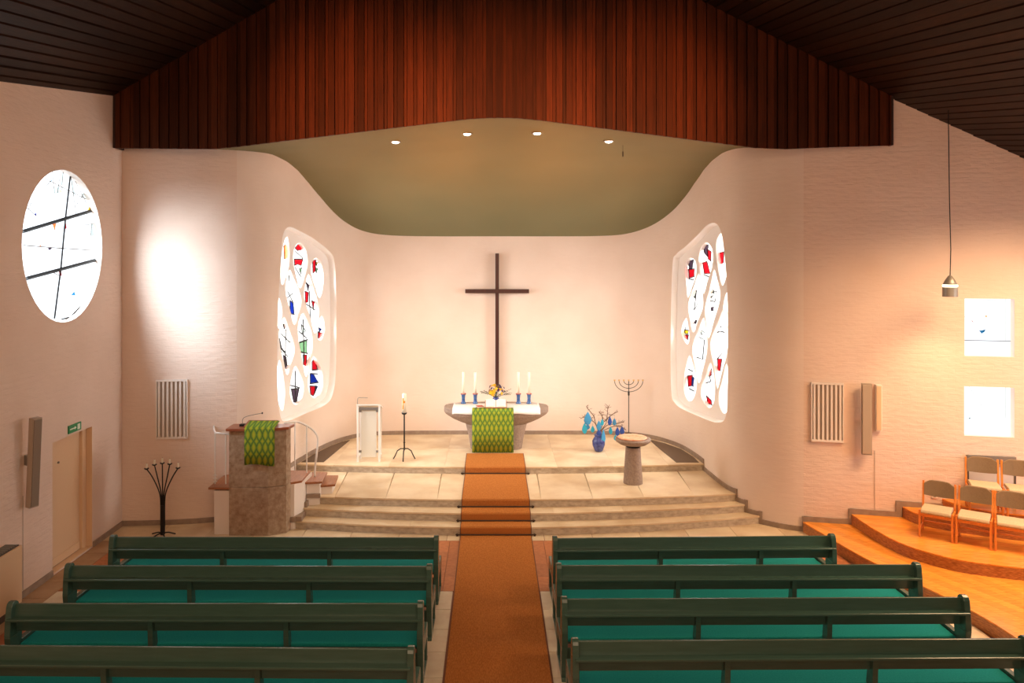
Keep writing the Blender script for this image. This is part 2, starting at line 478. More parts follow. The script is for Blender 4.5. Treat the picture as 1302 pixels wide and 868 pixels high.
R_ARGS = (830, 270, 3.2148); L_ARGS = (330, 280, 3.339)
NICHE_R = rim([(80, 220), (95, 172), (130, 142), (180, 95), (225, 50), (262, 48), (285, 110), (303, 300), (306, 500), (306, 700), (298, 835), (262, 858), (200, 838),
               (130, 808), (90, 778), (75, 725), (73, 500)], *R_ARGS, 0, (S_R0, S_R1 + .25))
NICHE_L = rim([(100, 60), (125, 28), (170, 45), (230, 78), (295, 130), (318, 175), (325, 300), (325, 600), (312, 735), (275, 785), (190, 822), (115, 852), (88, 830),
               (76, 700), (76, 500), (82, 300), (92, 150)], *L_ARGS, 0, (S_L0 - .1, S_L1))
D1, D2 = .15, .25
OPEN_R = dict(
 A=[(150, 186), (135, 205), (131, 240), (138, 300), (143, 350), (158, 310), (175, 262), (178, 220), (170, 192)],
 B=[(218, 122), (198, 140), (188, 180), (190, 240), (200, 300), (208, 335), (222, 285), (240, 230), (246, 180), (238, 140)],
 C=[(278, 85), (262, 110), (258, 150), (265, 220), (283, 300), (300, 260), (312, 200), (308, 130), (295, 95)],
 D=[(187, 248), (165, 310), (145, 372), (150, 430), (165, 492), (185, 440), (205, 385), (203, 330), (195, 285)],
 E=[(250, 232), (235, 300), (218, 365), (213, 410), (226, 517), (250, 440), (270, 375), (275, 330), (262, 270)],
 F=[(300, 330), (288, 380), (290, 420), (303, 470), (318, 420), (322, 370), (312, 335)],
 G=[(135, 430), (120, 465), (119, 500), (140, 540), (150, 515), (147, 480), (143, 450)],
 H=[(207, 428), (185, 480), (165, 530), (162, 575), (175, 640), (188, 700), (205, 640), (220, 575), (222, 520), (215, 465)],
 I=[(290, 395), (265, 450), (240, 510), (235, 550), (250, 640), (263, 722), (280, 660), (300, 590), (308, 520), (302, 440)],
 J=[(150, 582), (135, 630), (127, 680), (128, 730), (145, 770), (165, 762), (178, 720), (178, 670), (165, 625)],
 K=[(235, 612), (215, 670), (197, 715), (200, 760), (228, 798), (248, 780), (254, 730), (250, 670)],
 L=[(300, 615), (285, 680), (270, 735), (272, 790), (293, 822), (314, 790), (318, 720), (312, 660)])
OPEN_L = dict(
 A=[(115, 70), (100, 110), (90, 200), (95, 275), (112, 240), (125, 190), (128, 130), (122, 85)],
 B=[(163, 97), (145, 130), (145, 180), (155, 235), (172, 290), (192, 240), (205, 180), (198, 130), (182, 102)],
 C=[(235, 160), (220, 190), (220, 230), (237, 285), (255, 332), (268, 290), (272, 230), (262, 180), (248, 163)],
 D=[(127, 210), (113, 265), (112, 310), (130, 380), (148, 445), (168, 390), (178, 340), (165, 290), (145, 245)],
 E=[(207, 228), (192, 290), (190, 330), (212, 400), (236, 485), (250, 420), (252, 370), (240, 320), (225, 270)],
 F=[(262, 405), (246, 450), (247, 500), (262, 508), (276, 470), (274, 430)],
 G=[(82, 330), (70, 370), (70, 420), (83, 460), (95, 410), (95, 370)],
 H=[(103, 410), (84, 470), (86, 530), (103, 600), (118, 658), (138, 600), (150, 550), (140, 500), (122, 450)],
 I=[(183, 392), (165, 440), (165, 500), (180, 580), (198, 668), (215, 600), (225, 545), (222, 480), (205, 430)],
 J=[(85, 590), (70, 660), (72, 740), (97, 810), (108, 740), (104, 680), (96, 630)],
 K=[(150, 618), (133, 680), (130, 740), (148, 782), (175, 770), (188, 730), (185, 680), (168, 640)],
 L=[(228, 575), (212, 640), (205, 700), (225, 752), (255, 745), (270, 700), (265, 640), (248, 600)])
# coloured pieces: (colour, polygon on the glass) in the same readings
PIECES_R = [('r', [(147, 232), (172, 230), (170, 262), (150, 268)]), ('n', [(148, 200), (168, 192), (162, 228), (150, 232)]),
            ('r', [(205, 205), (222, 200), (236, 250), (212, 250)]), ('n', [(210, 135), (228, 132), (224, 180), (212, 165)]), ('r', [(224, 150), (240, 160), (238, 200), (228, 190)]),
            ('r', [(276, 165), (292, 160), (290, 205), (280, 212)]), ('y', [(130, 480), (147, 482), (144, 496), (132, 494)]), ('r', [(133, 500), (147, 500), (142, 526), (137, 522)]),
            ('b', [(126, 465), (134, 470), (132, 490)]), ('r', [(266, 598), (283, 598), (276, 648), (268, 646)]), ('r', [(143, 668), (163, 664), (160, 708), (146, 712)]),
            ('b', [(162, 670), (170, 676), (166, 712), (160, 708)]), ('r', [(230, 640), (242, 636), (240, 666), (228, 670)]), ('r', [(220, 748), (240, 768), (243, 788), (226, 778)]),
            ('n', [(176, 440), (182, 440), (176, 456), (170, 452)]), ('s', [(172, 350), (180, 320), (176, 300), (168, 340)]), ('s', [(245, 300), (252, 330), (240, 350)]),
            ('n', [(240, 388), (250, 386), (248, 402), (240, 402)]), ('s', [(196, 480), (214, 490), (200, 500)])]
PIECES_L = [('r', [(150, 118), (165, 98), (180, 125), (160, 128)]), ('r', [(146, 164), (184, 164), (176, 192), (160, 186), (148, 192)]), ('g', [(168, 205), (178, 200), (174, 230)]),
            ('r', [(224, 172), (238, 166), (236, 215), (226, 226)]), ('g', [(236, 200), (246, 205), (240, 225)]), ('y', [(238, 176), (246, 180), (242, 192)]),
            ('b', [(128, 338), (142, 352), (146, 400), (128, 392)]), ('s', [(122, 230), (132, 240), (126, 262)]), ('r', [(192, 300), (206, 306), (204, 346), (194, 352)]),
            ('n', [(196, 262), (210, 275), (206, 300)]), ('r', [(220, 340), (232, 345), (228, 380)]), ('r', [(247, 472), (264, 480), (254, 502), (248, 500)]), ('b', [(250, 455), (262, 462), (254, 474)]),
            ('n', [(98, 440), (112, 450), (104, 462)]), ('n', [(100, 572), (112, 580), (118, 640), (106, 626)]), ('r', [(184, 570), (200, 572), (196, 620), (186, 612)]),
            ('g', [(166, 520), (200, 510), (200, 566), (172, 556)]), ('n', [(134, 716), (166, 716), (156, 774), (144, 772)]), ('r', [(222, 600), (232, 586), (246, 634), (222, 634)]),
            ('b', [(214, 650), (228, 652), (248, 686), (214, 694)]), ('r', [(212, 702), (240, 704), (228, 746), (216, 738)]), ('b', [(236, 702), (246, 704), (232, 738)]),
            ('s', [(176, 440), (196, 470), (180, 480)]), ('o', [(102, 110), (120, 90), (122, 160), (104, 165)]), ('s', [(84, 500), (92, 540), (108, 560), (90, 560)])]
LEADS_R = [[(165, 300), (180, 320), (170, 400), (185, 372)], [(240, 330), (262, 320), (255, 365), (235, 360)], [(190, 510), (212, 520), (205, 600), (175, 590)], [(250, 500), (275, 485), (295, 490)],
           [(262, 600), (285, 575)], [(145, 640), (165, 650)], [(150, 720), (170, 730)], [(200, 250), (235, 265)], [(140, 270), (168, 275)], [(212, 700), (238, 690), (228, 640)], [(190, 470), (205, 460)], [(270, 440), (280, 470)]]
LEADS_L = [[(150, 130), (182, 160)], [(148, 165), (184, 165)], [(150, 200), (175, 240)], [(118, 300), (142, 350)], [(115, 330), (140, 310)], [(125, 395), (148, 400)], [(192, 352), (235, 380)], [(210, 300), (215, 440)],
           [(165, 470), (200, 500)], [(160, 520), (205, 505)], [(184, 420), (188, 600)], [(90, 480), (130, 520)], [(88, 540), (120, 580)], [(110, 440), (108, 620)], [(130, 700), (170, 710)], [(150, 630), (152, 770)], [(132, 716), (168, 714)],
           [(212, 694), (250, 688)], [(214, 650), (246, 652)], [(222, 636), (248, 634)], [(170, 560), (205, 565)]]

def apse_window(name, niche, openings, pieces, leads, args, rng, label):
    root = bpy.data.objects.new(name, None); COL.objects.link(root); root['kind'] = 'structure'; root['label'] = label
    cs = sum(p[0] for p in niche) / len(niche); cz = sum(p[1] for p in niche) / len(niche)
    # sloping reveal of the niche (rounded arris in three rings)
    rings = [(1.0, 0.0), (.992, .02), (.985, .06), (.98, D1)]
    m = MB(); n = len(niche)
    inner = None
    for sc_, d in rings:
        ring = [(cs + (p[0] - cs) * sc_, cz + (p[1] - cz) * sc_) for p in niche]
        m.v += [P3(p[0], p[1], d) for p in ring]; inner = ring
    for j in range(len(rings) - 1):
        for i in range(n): m.f.append((j * n + i, j * n + (i + 1) % n, (j + 1) * n + (i + 1) % n, (j + 1) * n + i))
    m.build('reveal', LATTICE, root, smooth=True)
    holes = []
    for k, pl in openings.items():
        h = rim(pl, *args, D1, rng, 4)
        h = [p for p in h]
        holes.append((k, h))
    # lattice panel, front face with rounded hole edges, sides to the glass
    front = [h for _, h in holes]
    good = []
    for k, h in holes:
        ok = all(inside(p, inner) for p in h)
        if not ok:   # clip by pulling points in toward the niche centre
            h = [p if inside(p, inner) else (cs + (p[0] - cs) * .9, cz + (p[1] - cz) * .97) for p in h]
            h = [p for p in h if inside(p, inner)]
        if len(h) > 4: good.append((k, h))
    v, f = cdt_surface(inner, [h for _, h in good], .12, .2, None)
    m = MB(); m.v = [P3(p.x, p.y, D1) for p in v]; m.f = list(f)
    for k, h in good:
        nh = len(h); hs = sum(p[0] for p in h) / nh; hz = sum(p[1] for p in h) / nh
        base = len(m.v)
        rr = [(1.0, D1), (.985, D1 + .012), (.97, D1 + .04), (.965, D2)]
        for q, d in rr: m.v += [P3(hs + (p[0] - hs) * q, hz + (p[1] - hz) * q, d) for p in h]
        for j in range(len(rr) - 1):
            for i in range(nh): m.f.append((base + j * nh + i, base + j * nh + (i + 1) % nh, base + (j + 1) * nh + (i + 1) % nh, base + (j + 1) * nh + i))
    m.build('lattice', LATTICE, root)
    for k, h in good:
        nh = len(h); hs = sum(p[0] for p in h) / nh; hz = sum(p[1] for p in h) / nh
        g = MB(); g.prism([(hs + (p[0] - hs) * .975, hz + (p[1] - hz) * .975) for p in h], lambda p: P3(p[0], p[1], D2 - .004), lambda p: P3(p[0], p[1], D2 + .0))
        g.f = [g.f[0]]; g.build('pane', G_CLEAR, root)
    def clipok(p): return any(inside(p, h) for _, h in good)
    for c, pl in pieces:
        q = [wall_hit(args[0] + a / args[2], args[1] + b / args[2], D2 - .01, rng) for a, b in pl]
        g = MB(); g.prism(q, lambda p: P3(p[0], p[1], D2 - .012), lambda p: P3(p[0], p[1], D2 - .007))
        g.f = [g.f[0]]; g.build('coloured_pane', GC[c], root)
        lm = MB(); pts = [P3(p[0], p[1], D2 - .014) for p in q]; pts.append(pts[0])
        lm.tube(pts, .014, 4); lm.build('lead_came', LEAD, root)
    for pl in leads:
        q = [wall_hit(args[0] + a / args[2], args[1] + b / args[2], D2 - .01, rng) for a, b in pl]
        lm = MB(); lm.tube([P3(p[0], p[1], D2 - .014) for p in q], .016, 4); lm.build('lead_came', LEAD, root)
    # weather frame outside
    return root
apse_window('window_2', NICHE_L, OPEN_L, PIECES_L, LEADS_L, L_ARGS, (S_L0, S_L1), 'tall lattice window with lens-shaped stained glass left of the altar')
apse_window('window_3', NICHE_R, OPEN_R, PIECES_R, LEADS_R, R_ARGS, (S_R0, S_R1 + .25), 'tall lattice window with lens-shaped stained glass right of the altar')

# ---- the two square windows in the right front wall
def sq_hole(px0, py0, px1, py1):
    rng = (s_of(5.75, 14.2), S[-1])
    jit = []
    c = [wall_hit(px0, py0, 0, rng), wall_hit(px1, py0 + 1, 0, rng), wall_hit(px1, py1 + 1.5, 0, rng), wall_hit(px0, py1, 0, rng)]
    s0 = c[0][0]; s1 = c[1][0]; z1 = c[0][1]; z0 = c[3][1]
    return [(s0, z0), (s1, z0), (s1, z1), (s0, z1)]
SQ1 = sq_hole(1226.5, 379.5, 1290, 452.5); SQ2 = sq_hole(1226, 491, 1290, 553.5)

SPL = (s_of(-4.9, 14.9), s_of(5.75, 14.2))      # joints where rough brick changes to smooth plaster
def wall_piece(name, sa, sb, ztop, holes, material, stp=.14):
    n = max(2, int((sb - sa) / stp))
    top = [(sb + (sa - sb) * i / n, ztop(sb + (sa - sb) * i / n)) for i in range(n + 1)]
    bot = [(sa + (sb - sa) * i / n, -.05) for i in range(n + 1)]
    outer = bot + top
    v, f = cdt_surface(outer, holes, stp, .45, None)
    m = MB(); m.v = [P3(p.x, p.y) for p in v]; m.f = f
    o = m.build(name, material, None, smooth=True, uv=[(p.x, p.y) for p in v])
    return struct(o)
def zt_ap(s):
    p = pos(s); return ceil_z(p.x, p.y) + .12
wall_piece('wall_front_left', 0, SPL[0], lambda s: 8.3, [], WHITEWASH)
wall_piece('wall_apse', SPL[0], SPL[1], lambda s: max(zt_ap(s), 5.7) if 15.3 < pos(s).y else 8.3, [NICHE_L, NICHE_R], PLASTER, .11)
def zt_r(s):
    p = pos(s); return roof_z(p.x, p.y) + .05 if p.x > 6.95 else 8.0
wall_piece('wall_front_right', SPL[1], S[-1], zt_r, [SQ1, SQ2], WHITEWASH, .2)

def square_window(name, hole, label):
    root = bpy.data.objects.new(name, None); COL.objects.link(root); root['kind'] = 'structure'; root['label'] = label
    (s0, z0), (s1, _), (_, z1), _ = hole
    dep = .16
    m = MB(); q = [(s0, z0), (s1, z0), (s1, z1), (s0, z1)]
    m.v = [P3(a, b, 0) for a, b in q] + [P3(a, b, dep) for a, b in q]
    m.f = [(i, (i + 1) % 4, 4 + (i + 1) % 4, 4 + i) for i in range(4)]
    m.build('reveal', WHITE, root)
    g = MB(); g.v = [P3(a, b, dep) for a, b in q]; g.f = [(0, 1, 2, 3)]; g.build('pane', G_CLEAR, root)
    return root
def sqlead(root, hole, lines, panes):
    (s0, z0), (s1, _), (_, z1), _ = hole
    for w, l in lines:
        m = MB(); m.tube([P3(s0 + (s1 - s0) * a, z0 + (z1 - z0) * b, .15) for a, b in l], w, 4); m.build('lead_came', LEAD if w > .004 else GREY, root)
    for c, l in panes:
        m = MB(); m.v = [P3(s0 + (s1 - s0) * a, z0 + (z1 - z0) * b, .148) for a, b in l]; m.f = [tuple(range(len(l)))]; m.build('coloured_pane', GC[c], root)
w4 = square_window('window_4', SQ1, 'upper of the two small square windows in the right wall')
sqlead(w4, SQ1, [(.006, [(0, .26), (1, .26)]), (.003, [(.9, .26), (.9, 1)]), (.003, [(.35, .97), (.72, .97)]), (.003, [(0, .66), (.12, .68)])],
       [('c', [(.36, .44), (.48, .44), (.42, .38)]), ('o', [(.2, .62), (.24, .6), (.25, .56)]), ('y', [(.48, .70), (.53, .70), (.51, .66)]), ('c', [(.42, .44), (.5, .46), (.46, .4)])])
w5 = square_window('window_5', SQ2, 'lower of the two small square windows in the right wall')
sqlead(w5, SQ2, [(.003, [(.15, 1), (.28, .8)]), (.003, [(.9, .35), (.9, 1)]), (.003, [(.35, .7), (.45, .55)]), (.002, [(.7, .9), (.62, .7)])],
       [('s', [(.15, .34), (.22, .34), (.17, .3)])])

# ------------------------------------------------------------------ left wall with round window and door
XL = -6.95
ROUND = [(12.58 + 1.175 * math.cos(a), 5.22 + 1.24 * math.sin(a)) for a in [2 * PI * k / 48 for k in range(48)]]
DOOR = [(12.2, 0.0), (13.41, 0.0), (13.41, 2.1), (12.2, 2.1)]
outer = [(-2, -.05)] + [(14.5 * i / 30 - 2 * (1 - i / 30), -.05) for i in range(1, 31)] + [(14.55, -.05), (14.55, 8.3), (11, roof_z(XL, 11) + .1), (-2, roof_z(XL, -2) + .1)]
door_hole = [(12.2, 0.02), (13.41, 0.02), (13.41, 2.1), (12.2, 2.1)]
v, f = cdt_surface(outer, [ROUND, door_hole], .5, .5, None)
m = MB(); m.v = [(XL, p.x, p.y) for p in v]; m.f = f
struct(m.build('wall_left', WHITEWASH, uv=[(p.x + 40, p.y) for p in v]))
# round window
rw = bpy.data.objects.new('window_1', None); COL.objects.link(rw); rw['kind'] = 'structure'; rw['label'] = 'large round leaded window in the left wall'
m = MB(); nR = len(ROUND)
for d, k in ((0, 1), (.02, .995), (.13, .985)): m.v += [(XL - d, 12.58 + (p[0] - 12.58) * k, 5.22 + (p[1] - 5.22) * k) for p in ROUND]
for j in range(2):
    for i in range(nR): m.f.append((j * nR + i, j * nR + (i + 1) % nR, (j + 1) * nR + (i + 1) % nR, (j + 1) * nR + i))
m.build('reveal', WHITE, rw, smooth=True)
XG = XL - .12
def rwp(a, b, d=0):      # reading on the zoomed photo of the round window -> point on the glass
    px, py = 20 + a / 3.943, 200 + b / 3.943
    Z = XG * F / (px - CX)
    return (XG + d, Z, EYE - (py - CY) / F * Z)
m = MB(); m.v = [(XG, 12.58 + (p[0] - 12.58) * .99, 5.22 + (p[1] - 5.22) * .99) for p in ROUND]; m.f = [tuple(range(nR))]
m.build('pane', G_CLEAR, rw)
for w, l in [(.02, [(30, 372), (383, 266)]), (.02, [(50, 607), (400, 514)]), (.011, [(270, 90), (245, 310), (222, 560), (190, 808)]), (.004, [(180, 70), (190, 180), (225, 178), (235, 70)]),
             (.004, [(140, 105), (350, 210)]), (.004, [(272, 95), (300, 290), (350, 340)]), (.004, [(280, 90), (330, 190), (385, 290)]), (.004, [(345, 340), (395, 330)]),
             (.005, [(30, 440), (130, 448), (215, 455), (405, 466)]), (.005, [(405, 466), (405, 520)]), (.008, [(400, 516), (385, 620), (335, 730), (270, 800), (225, 812)]), (.004, [(85, 694), (155, 694)]),
             (.004, [(320, 692), (355, 692)]), (.004, [(372, 390), (385, 290), (396, 390), (340, 398)]), (.004, [(50, 250), (100, 295)]), (.004, [(60, 260), (80, 215)]), (.004, [(130, 165), (175, 115)]),
             (.004, [(220, 80), (205, 180)]), (.004, [(300, 240), (345, 170)]), (.003, [(355, 330), (355, 270)]), (.004, [(170, 570), (220, 595)])]:
    m = MB(); m.tube([rwp(a, b, .012) for a, b in l], w * 1.5 if w > .006 else w * 1.8, 4); m.build('lead_came' if w < .015 else 'glazing_bar', LEAD if w > .006 else GREY, rw)
for c, l in [('r', [(240, 340), (250, 325), (254, 352), (242, 368)]), ('o', [(180, 330), (202, 325), (195, 372)]), ('r', [(215, 568), (226, 566), (230, 594), (216, 594)]), ('b', [(88, 284), (100, 278), (104, 298)]),
             ('y', [(360, 265), (368, 232), (378, 262)]), ('c', [(275, 690), (292, 672), (298, 692)]), ('n', [(155, 455), (184, 452), (168, 466)]), ('o', [(112, 448), (122, 438), (128, 446)]),
             ('s', [(186, 145), (222, 150), (218, 178), (190, 180)]), ('s', [(272, 95), (300, 150), (290, 210)]), ('s', [(330, 178), (345, 170), (354, 208), (325, 200)]), ('s', [(375, 330), (388, 330), (396, 390), (372, 390)]),
             ('c', [(170, 118), (180, 110), (178, 125)]), ('y', [(218, 165), (226, 168), (222, 178)]), ('s', [(230, 80), (238, 70), (232, 130), (222, 150)])]:
    m = MB(); m.v = [rwp(a, b, .006) for a, b in l]; m.f = [tuple(range(len(l)))]; m.build('coloured_pane', GC[c], rw)
# door
dr = bpy.data.objects.new('door_1', None); COL.objects.link(dr); dr['kind'] = 'structure'; dr['label'] = 'cream door in a deep recess of the left wall under the green sign'
m = MB()
m.v = [(XL, a, b) for a, b in door_hole] + [(XL - .2, a, b) for a, b in door_hole]; m.f = [(i, (i + 1) % 4, 4 + (i + 1) % 4, 4 + i) for i in range(4)]
m.build('reveal', DOORP, dr)
MB().box(XL - .2, 13.28, .02, XL - .1, 13.405, 2.09).build('door_frame', DOORP, dr, bevel=.006)
MB().box(XL - .2, 12.2, 0, XL - .148, 13.41, .035).build('threshold', DARKGREY, dr)
MB().box(XL - .2, 12.21, .045, XL - .15, 13.275, 2.09).build('door_leaf', DOORP, dr, bevel=.004)
MB().box(XL - .15, 12.21, .03, XL - .135, 13.27, .16).build('kick_board', DOORP, dr, bevel=.004)
m = MB(); m.tube([(XL - .15, 12.62, 1.68), (XL - .13, 12.62, 1.68)], .018, 10); m.build('peephole', GREY, dr)
# baseboard of left wall
m = MB(); m.box(XL - .01, -2, 0, XL + .03, 12.18, .09); m.box(XL - .01, 13.43, 0, XL + .03, 14.5, .09); struct(m.build('baseboard_left', SKIRT))

# back of the building to the right (outside the picture): side wall with a wide band of windows
m = MB(); m.box(12, -2, 0, 12.1, 13.1, 1.6); m.box(12, -2, 4.4, 12.1, 13.1, 6.6); m.box(12, -2, 1.6, 12.1, 7, 4.4); m.box(12, 11.6, 1.6, 12.1, 13.1, 4.4)
struct(m.build('wall_right', WHITEWASH, uv=[(p[1], p[2]) for p in m.v]))

m = MB(); m.box(-7.1, -2.2, -.05, 12.1, -2, 12)
struct(m.build('wall_back', WHITEWASH, uv=[(p[0], p[2]) for p in m.v]))

# ------------------------------------------------------------------ baseboards along the curved wall
def band(name, sa, sb, z0, z1, material, d=-.03, stp=.12, parent=None):
    n = max(1, int((sb - sa) / stp)); m = MB()
    for i in range(n + 1):
        s = sa + (sb - sa) * i / n
        m.v += [P3(s, z0, .01), P3(s, z0, d), P3(s, z1, d), P3(s, z1, .01)]
    for i in range(n):
        a = i * 4; b = a + 4
        m.f += [(a + k, b + k, b + (k + 1) % 4, a + (k + 1) % 4) for k in range(4)]
    m.f += [(0, 1, 2, 3), (n * 4 + 3, n * 4 + 2, n * 4 + 1, n * 4)]
    return struct(m.build(name, material, parent))
band('baseboard_front', 0, s_of(-4.9, 14.9), 0, .09, SKIRT)
band('baseboard_apse', S_L0 + .8, s_of(4.6, 16.66), .6, .69, SKIRT)

# ------------------------------------------------------------------ floor and altar steps
TREADZ = [(0, 13.99, .025, 5.3), (.15, 14.30, .0228, 5.1), (.30, 14.64, .017, 4.9), (.45, 16.37, .0135, 4.75)]
XC = .1
def zedge(i, x):
    _, zc, k, _ = TREADZ[i]; return zc + k * (x - XC) ** 2
floor = MB().box(-8, -3, -.3, 12.5, 15.3, -.012).build('floor', TERRA); struct(floor)
# floor paving: stone slabs, clay panels, cream strips
def slab(x0, y0, x1, y1, material, name='slab', z=0.0, t=.012, g=.005):
    o = MB().box(x0 + g, y0 + g, z - t, x1 - g, y1 - g, z).build(name, material, floor)
    return o
def row(x0, x1, y0, y1, step, material, name, along='x'):
    n = max(1, round(((x1 - x0) if along == 'x' else (y1 - y0)) / step))
    for i in range(n):
        if along == 'x': slab(x0 + (x1 - x0) * i / n, y0, x0 + (x1 - x0) * (i + 1) / n, y1, material, name)
        else: slab(x0, y0 + (y1 - y0) * i / n, x1, y0 + (y1 - y0) * (i + 1) / n, material, name)
for y0 in (13.72, 14.42): row(-6.93, 6.2, y0, y0 + .7, .9, STONE, 'stone_slab')
CLAY = mat('red_clay_tile', (.42, .14, .045), .6, noise=(14, (.52, .19, .07), 4, (1, 1, 1)), rand=.12)
for y0 in (11.63, 12.15, 12.67, 13.19): row(-6.55, 5.9, y0, y0 + .53, .83, CLAY, 'clay_tile')
TAN = mat('tan_floor_tile', (.42, .25, .13), .5, noise=(5, (.50, .32, .18), 5, (1, 1, 1)), rand=.08)
row(-6.93, -6.55, 2.0, 13.72, .6, TAN, 'tan_tile', 'y')
row(-6.55, -.84, 11.23, 11.63, .6, CREAM_TILE, 'cream_tile')
row(-.84, -.58, 2.0, 11.63, .6, CREAM_TILE, 'cream_tile', 'y')
row(.73, .93, 2.0, 11.63, .6, CREAM_TILE, 'cream_tile', 'y')
row(.93, 6.4, 11.23, 11.63, .6, CREAM_TILE, 'cream_tile')
row(6.1, 6.6, 4.0, 11.23, .6, CREAM_TILE, 'cream_tile', 'y')

# altar steps
steps = struct(bpy.data.objects.new('altar_steps', None)); COL.objects.link(steps)
for i, (h, zc, k, hw) in enumerate(TREADZ):
    xl = {0: -4.2, 1: -4.1, 2: -4.0, 3: -4.6}[i]; xr = hw
    nx = 40
    front = [(xl + (xr - xl) * j / nx, zedge(i, xl + (xr - xl) * j / nx)) for j in range(nx + 1)]
    poly = front + [(xr, 19.5 if i == 3 else 17.2), (xl, 19.5 if i == 3 else 17.2)]
    if i < 3: poly = front + [(xr, 17.2), (xl, 17.2)]
    else:
        # top platform follows the apse wall
        a, b = s_of(-4.25, 16.5), s_of(4.6, 16.66)
        wallp = [tuple(pos(b + (a - b) * j / 60, .03)) for j in range(61)]
        poly = [(max(min(x, 4.6), -4.24), y) for x, y in front] + wallp
    MB().prism_z(poly, -.02 if i == 0 else h - .01, h + .125).build('riser', RISER, steps)
    # slabs on top, joints radial-ish
    yb = (lambda x, i=i: zedge(i + 1, x)) if i < 3 else None
    if i < 3:
        depth_back = .06
        njoint = {0: 7, 1: 7, 2: 9}[i]
        for j in range(njoint):
            xa = xl + (xr - xl) * j / njoint; xb = xl + (xr - xl) * (j + 1) / njoint
            q = 6
            A = [(xa + .0015 + (xb - xa - .003) * t / q, zedge(i, xa + (xb - xa) * t / q) - .015) for t in range(q + 1)]
            B = [(xa + .0015 + (xb - xa - .003) * t / q + (.0 if i < 2 else .12 * (x_ := ((xa + xb) / 2 - XC)) / 5), yb(xa + (xb - xa) * t / q) + depth_back) for t in range(q, -1, -1)]
            MB().prism_z(A + B, h + .122, h + .15).build('stone_slab', STONE, steps)
    else:
        # two rows of slabs on the top platform, clipped by the wall
        wallp = [tuple(pos(b_, .03)) for b_ in [s_of(-4.25, 16.5) + (s_of(4.6, 16.66) - s_of(-4.25, 16.5)) * j / 80 for j in range(81)]]
        def ywall(x):
            best = 16.8
            for p, q in zip(wallp, wallp[1:]):
                if (p[0] - x) * (q[0] - x) <= 0 and p[0] != q[0]:
                    y = p[1] + (q[1] - p[1]) * (x - p[0]) / (q[0] - p[0]); best = max(best, y)
            return best
        cuts = [-4.24, -3.4, -2.2, -1.0, .2, 1.4, 2.6, 3.8, 4.58]
        for xa, xb in zip(cuts, cuts[1:]):
            q = 8
            xs = [xa + .0015 + (xb - xa - .003) * t / q for t in range(q + 1)]
            ymid = 18.0
            MB().prism_z([(x, zedge(3, x) - .015) for x in xs] + [(x, min(ymid, ywall(x)) - .004) for x in reversed(xs)], h + .122, h + .15).build('stone_slab', STONE, steps)
            ys = [max(ywall(x), ymid + .02) for x in xs]
            MB().prism_z([(x, ymid + .004) for x in xs] + [(x, y) for x, y in reversed(list(zip(xs, ys)))], h + .122, h + .15).build('stone_slab', STONE, steps)
# stepped skirting where the steps meet the right wall
m = MB()
sR = lambda x, y: s_of(x, y)
segs = [(4.6, 16.70, 4.68, 15.05, .45, .53), (4.68, 15.05, 4.87, 14.84, .3, .38), (4.87, 14.84, 5.08, 14.63, .15, .23), (5.08, 14.63, 5.72, 14.21, 0, .09)]
for i, (xa, ya, xb, yb_, z0, z1) in enumerate(segs):
    sa_, sb_ = s_of(xa, ya), s_of(xb, yb_)
    band('trim_%d' % (i + 1), sa_, sb_, z0, z1, SKIRT, d=-.03)
    band('trim_%d' % (i + 12), sa_ - .02, sa_ + .05, z0, z0 + .24, SKIRT, d=-.032)

# floor grilles along the apse wall
def grille_floor(pts, label, slat_dir):
    o = thing('floor_grille', label, 'grille', (pts[0][0], pts[0][1], .6))
    bx, by = pts[0][0], pts[0][1]
    MB().prism_z([(x - bx, y - by) for x, y in pts], 0.0, .006).build('frame', mat('brown_grille_frame', (.13, .09, .06), .6), o)
    y0, y1 = min(p[1] for p in pts), max(p[1] for p in pts)
    n = int((y1 - y0) / .07)
    m = MB()
    for i in range(1, n):
        y = y0 + (y1 - y0) * i / n; xs = []
        for p, q in zip(pts, pts[1:] + pts[:1]):
            if (p[1] - y) * (q[1] - y) < 0: xs.append(p[0] + (q[0] - p[0]) * (y - p[1]) / (q[1] - p[1]))
        if len(xs) >= 2: m.box(min(xs) + .02 - bx, y - .012 - by, .006, max(xs) - .02 - bx, y + .012 - by, .014)
    s_ = m.build('slats', mat('brown_grille_slat', (.22, .15, .10), .5), o); s_['kind'] = 'stuff'
grille_floor([(4.01, 16.72), (4.5, 16.72), (4.50, 17.2), (4.40, 17.9), (4.16, 18.45), (3.85, 18.85), (3.90, 18.0)], 'brown floor grille along the wall behind the font', 1)
grille_floor([(-3.65, 16.75), (-3.45, 18.8), (-3.62, 18.6), (-3.80, 18.2), (-4.0, 17.5), (-4.14, 16.75)], 'brown floor grille along the wall behind the pulpit stair', 1)

# ------------------------------------------------------------------ choir platform (orange boards)
choir = struct(bpy.data.objects.new('choir_platform', None)); COL.objects.link(choir)
def edge_to_poly(edge):
    # closes an edge polyline (from wall to right) with the wall and the room's right side
    e = [tuple(p)[:2] for p in smooth_line([(a, b, 0) for a, b in edge], 6)]
    sw = s_of(*e[0]); w = [tuple(pos(sw + (S[-1] - .05 - sw) * j / 20, .02)) for j in range(20, 0, -1)]
    last = e[-1]
    return e, e + [(11.95, last[1])] + w if last[1] > 8 else e + [(11.95, last[1])] + w
E1 = [(5.72, 14.15), (5.91, 13.0), (6.09, 12.2), (6.35, 11.4), (6.58, 10.6), (6.68, 9.8), (6.7, 8.0), (6.7, 5.0)]
E2 = [(6.54, 14.03), (6.56, 13.3), (6.66, 12.65), (6.85, 12.25), (7.17, 11.9), (7.6, 11.68), (8.2, 11.5), (9.5, 11.2), (11.9, 10.8)]
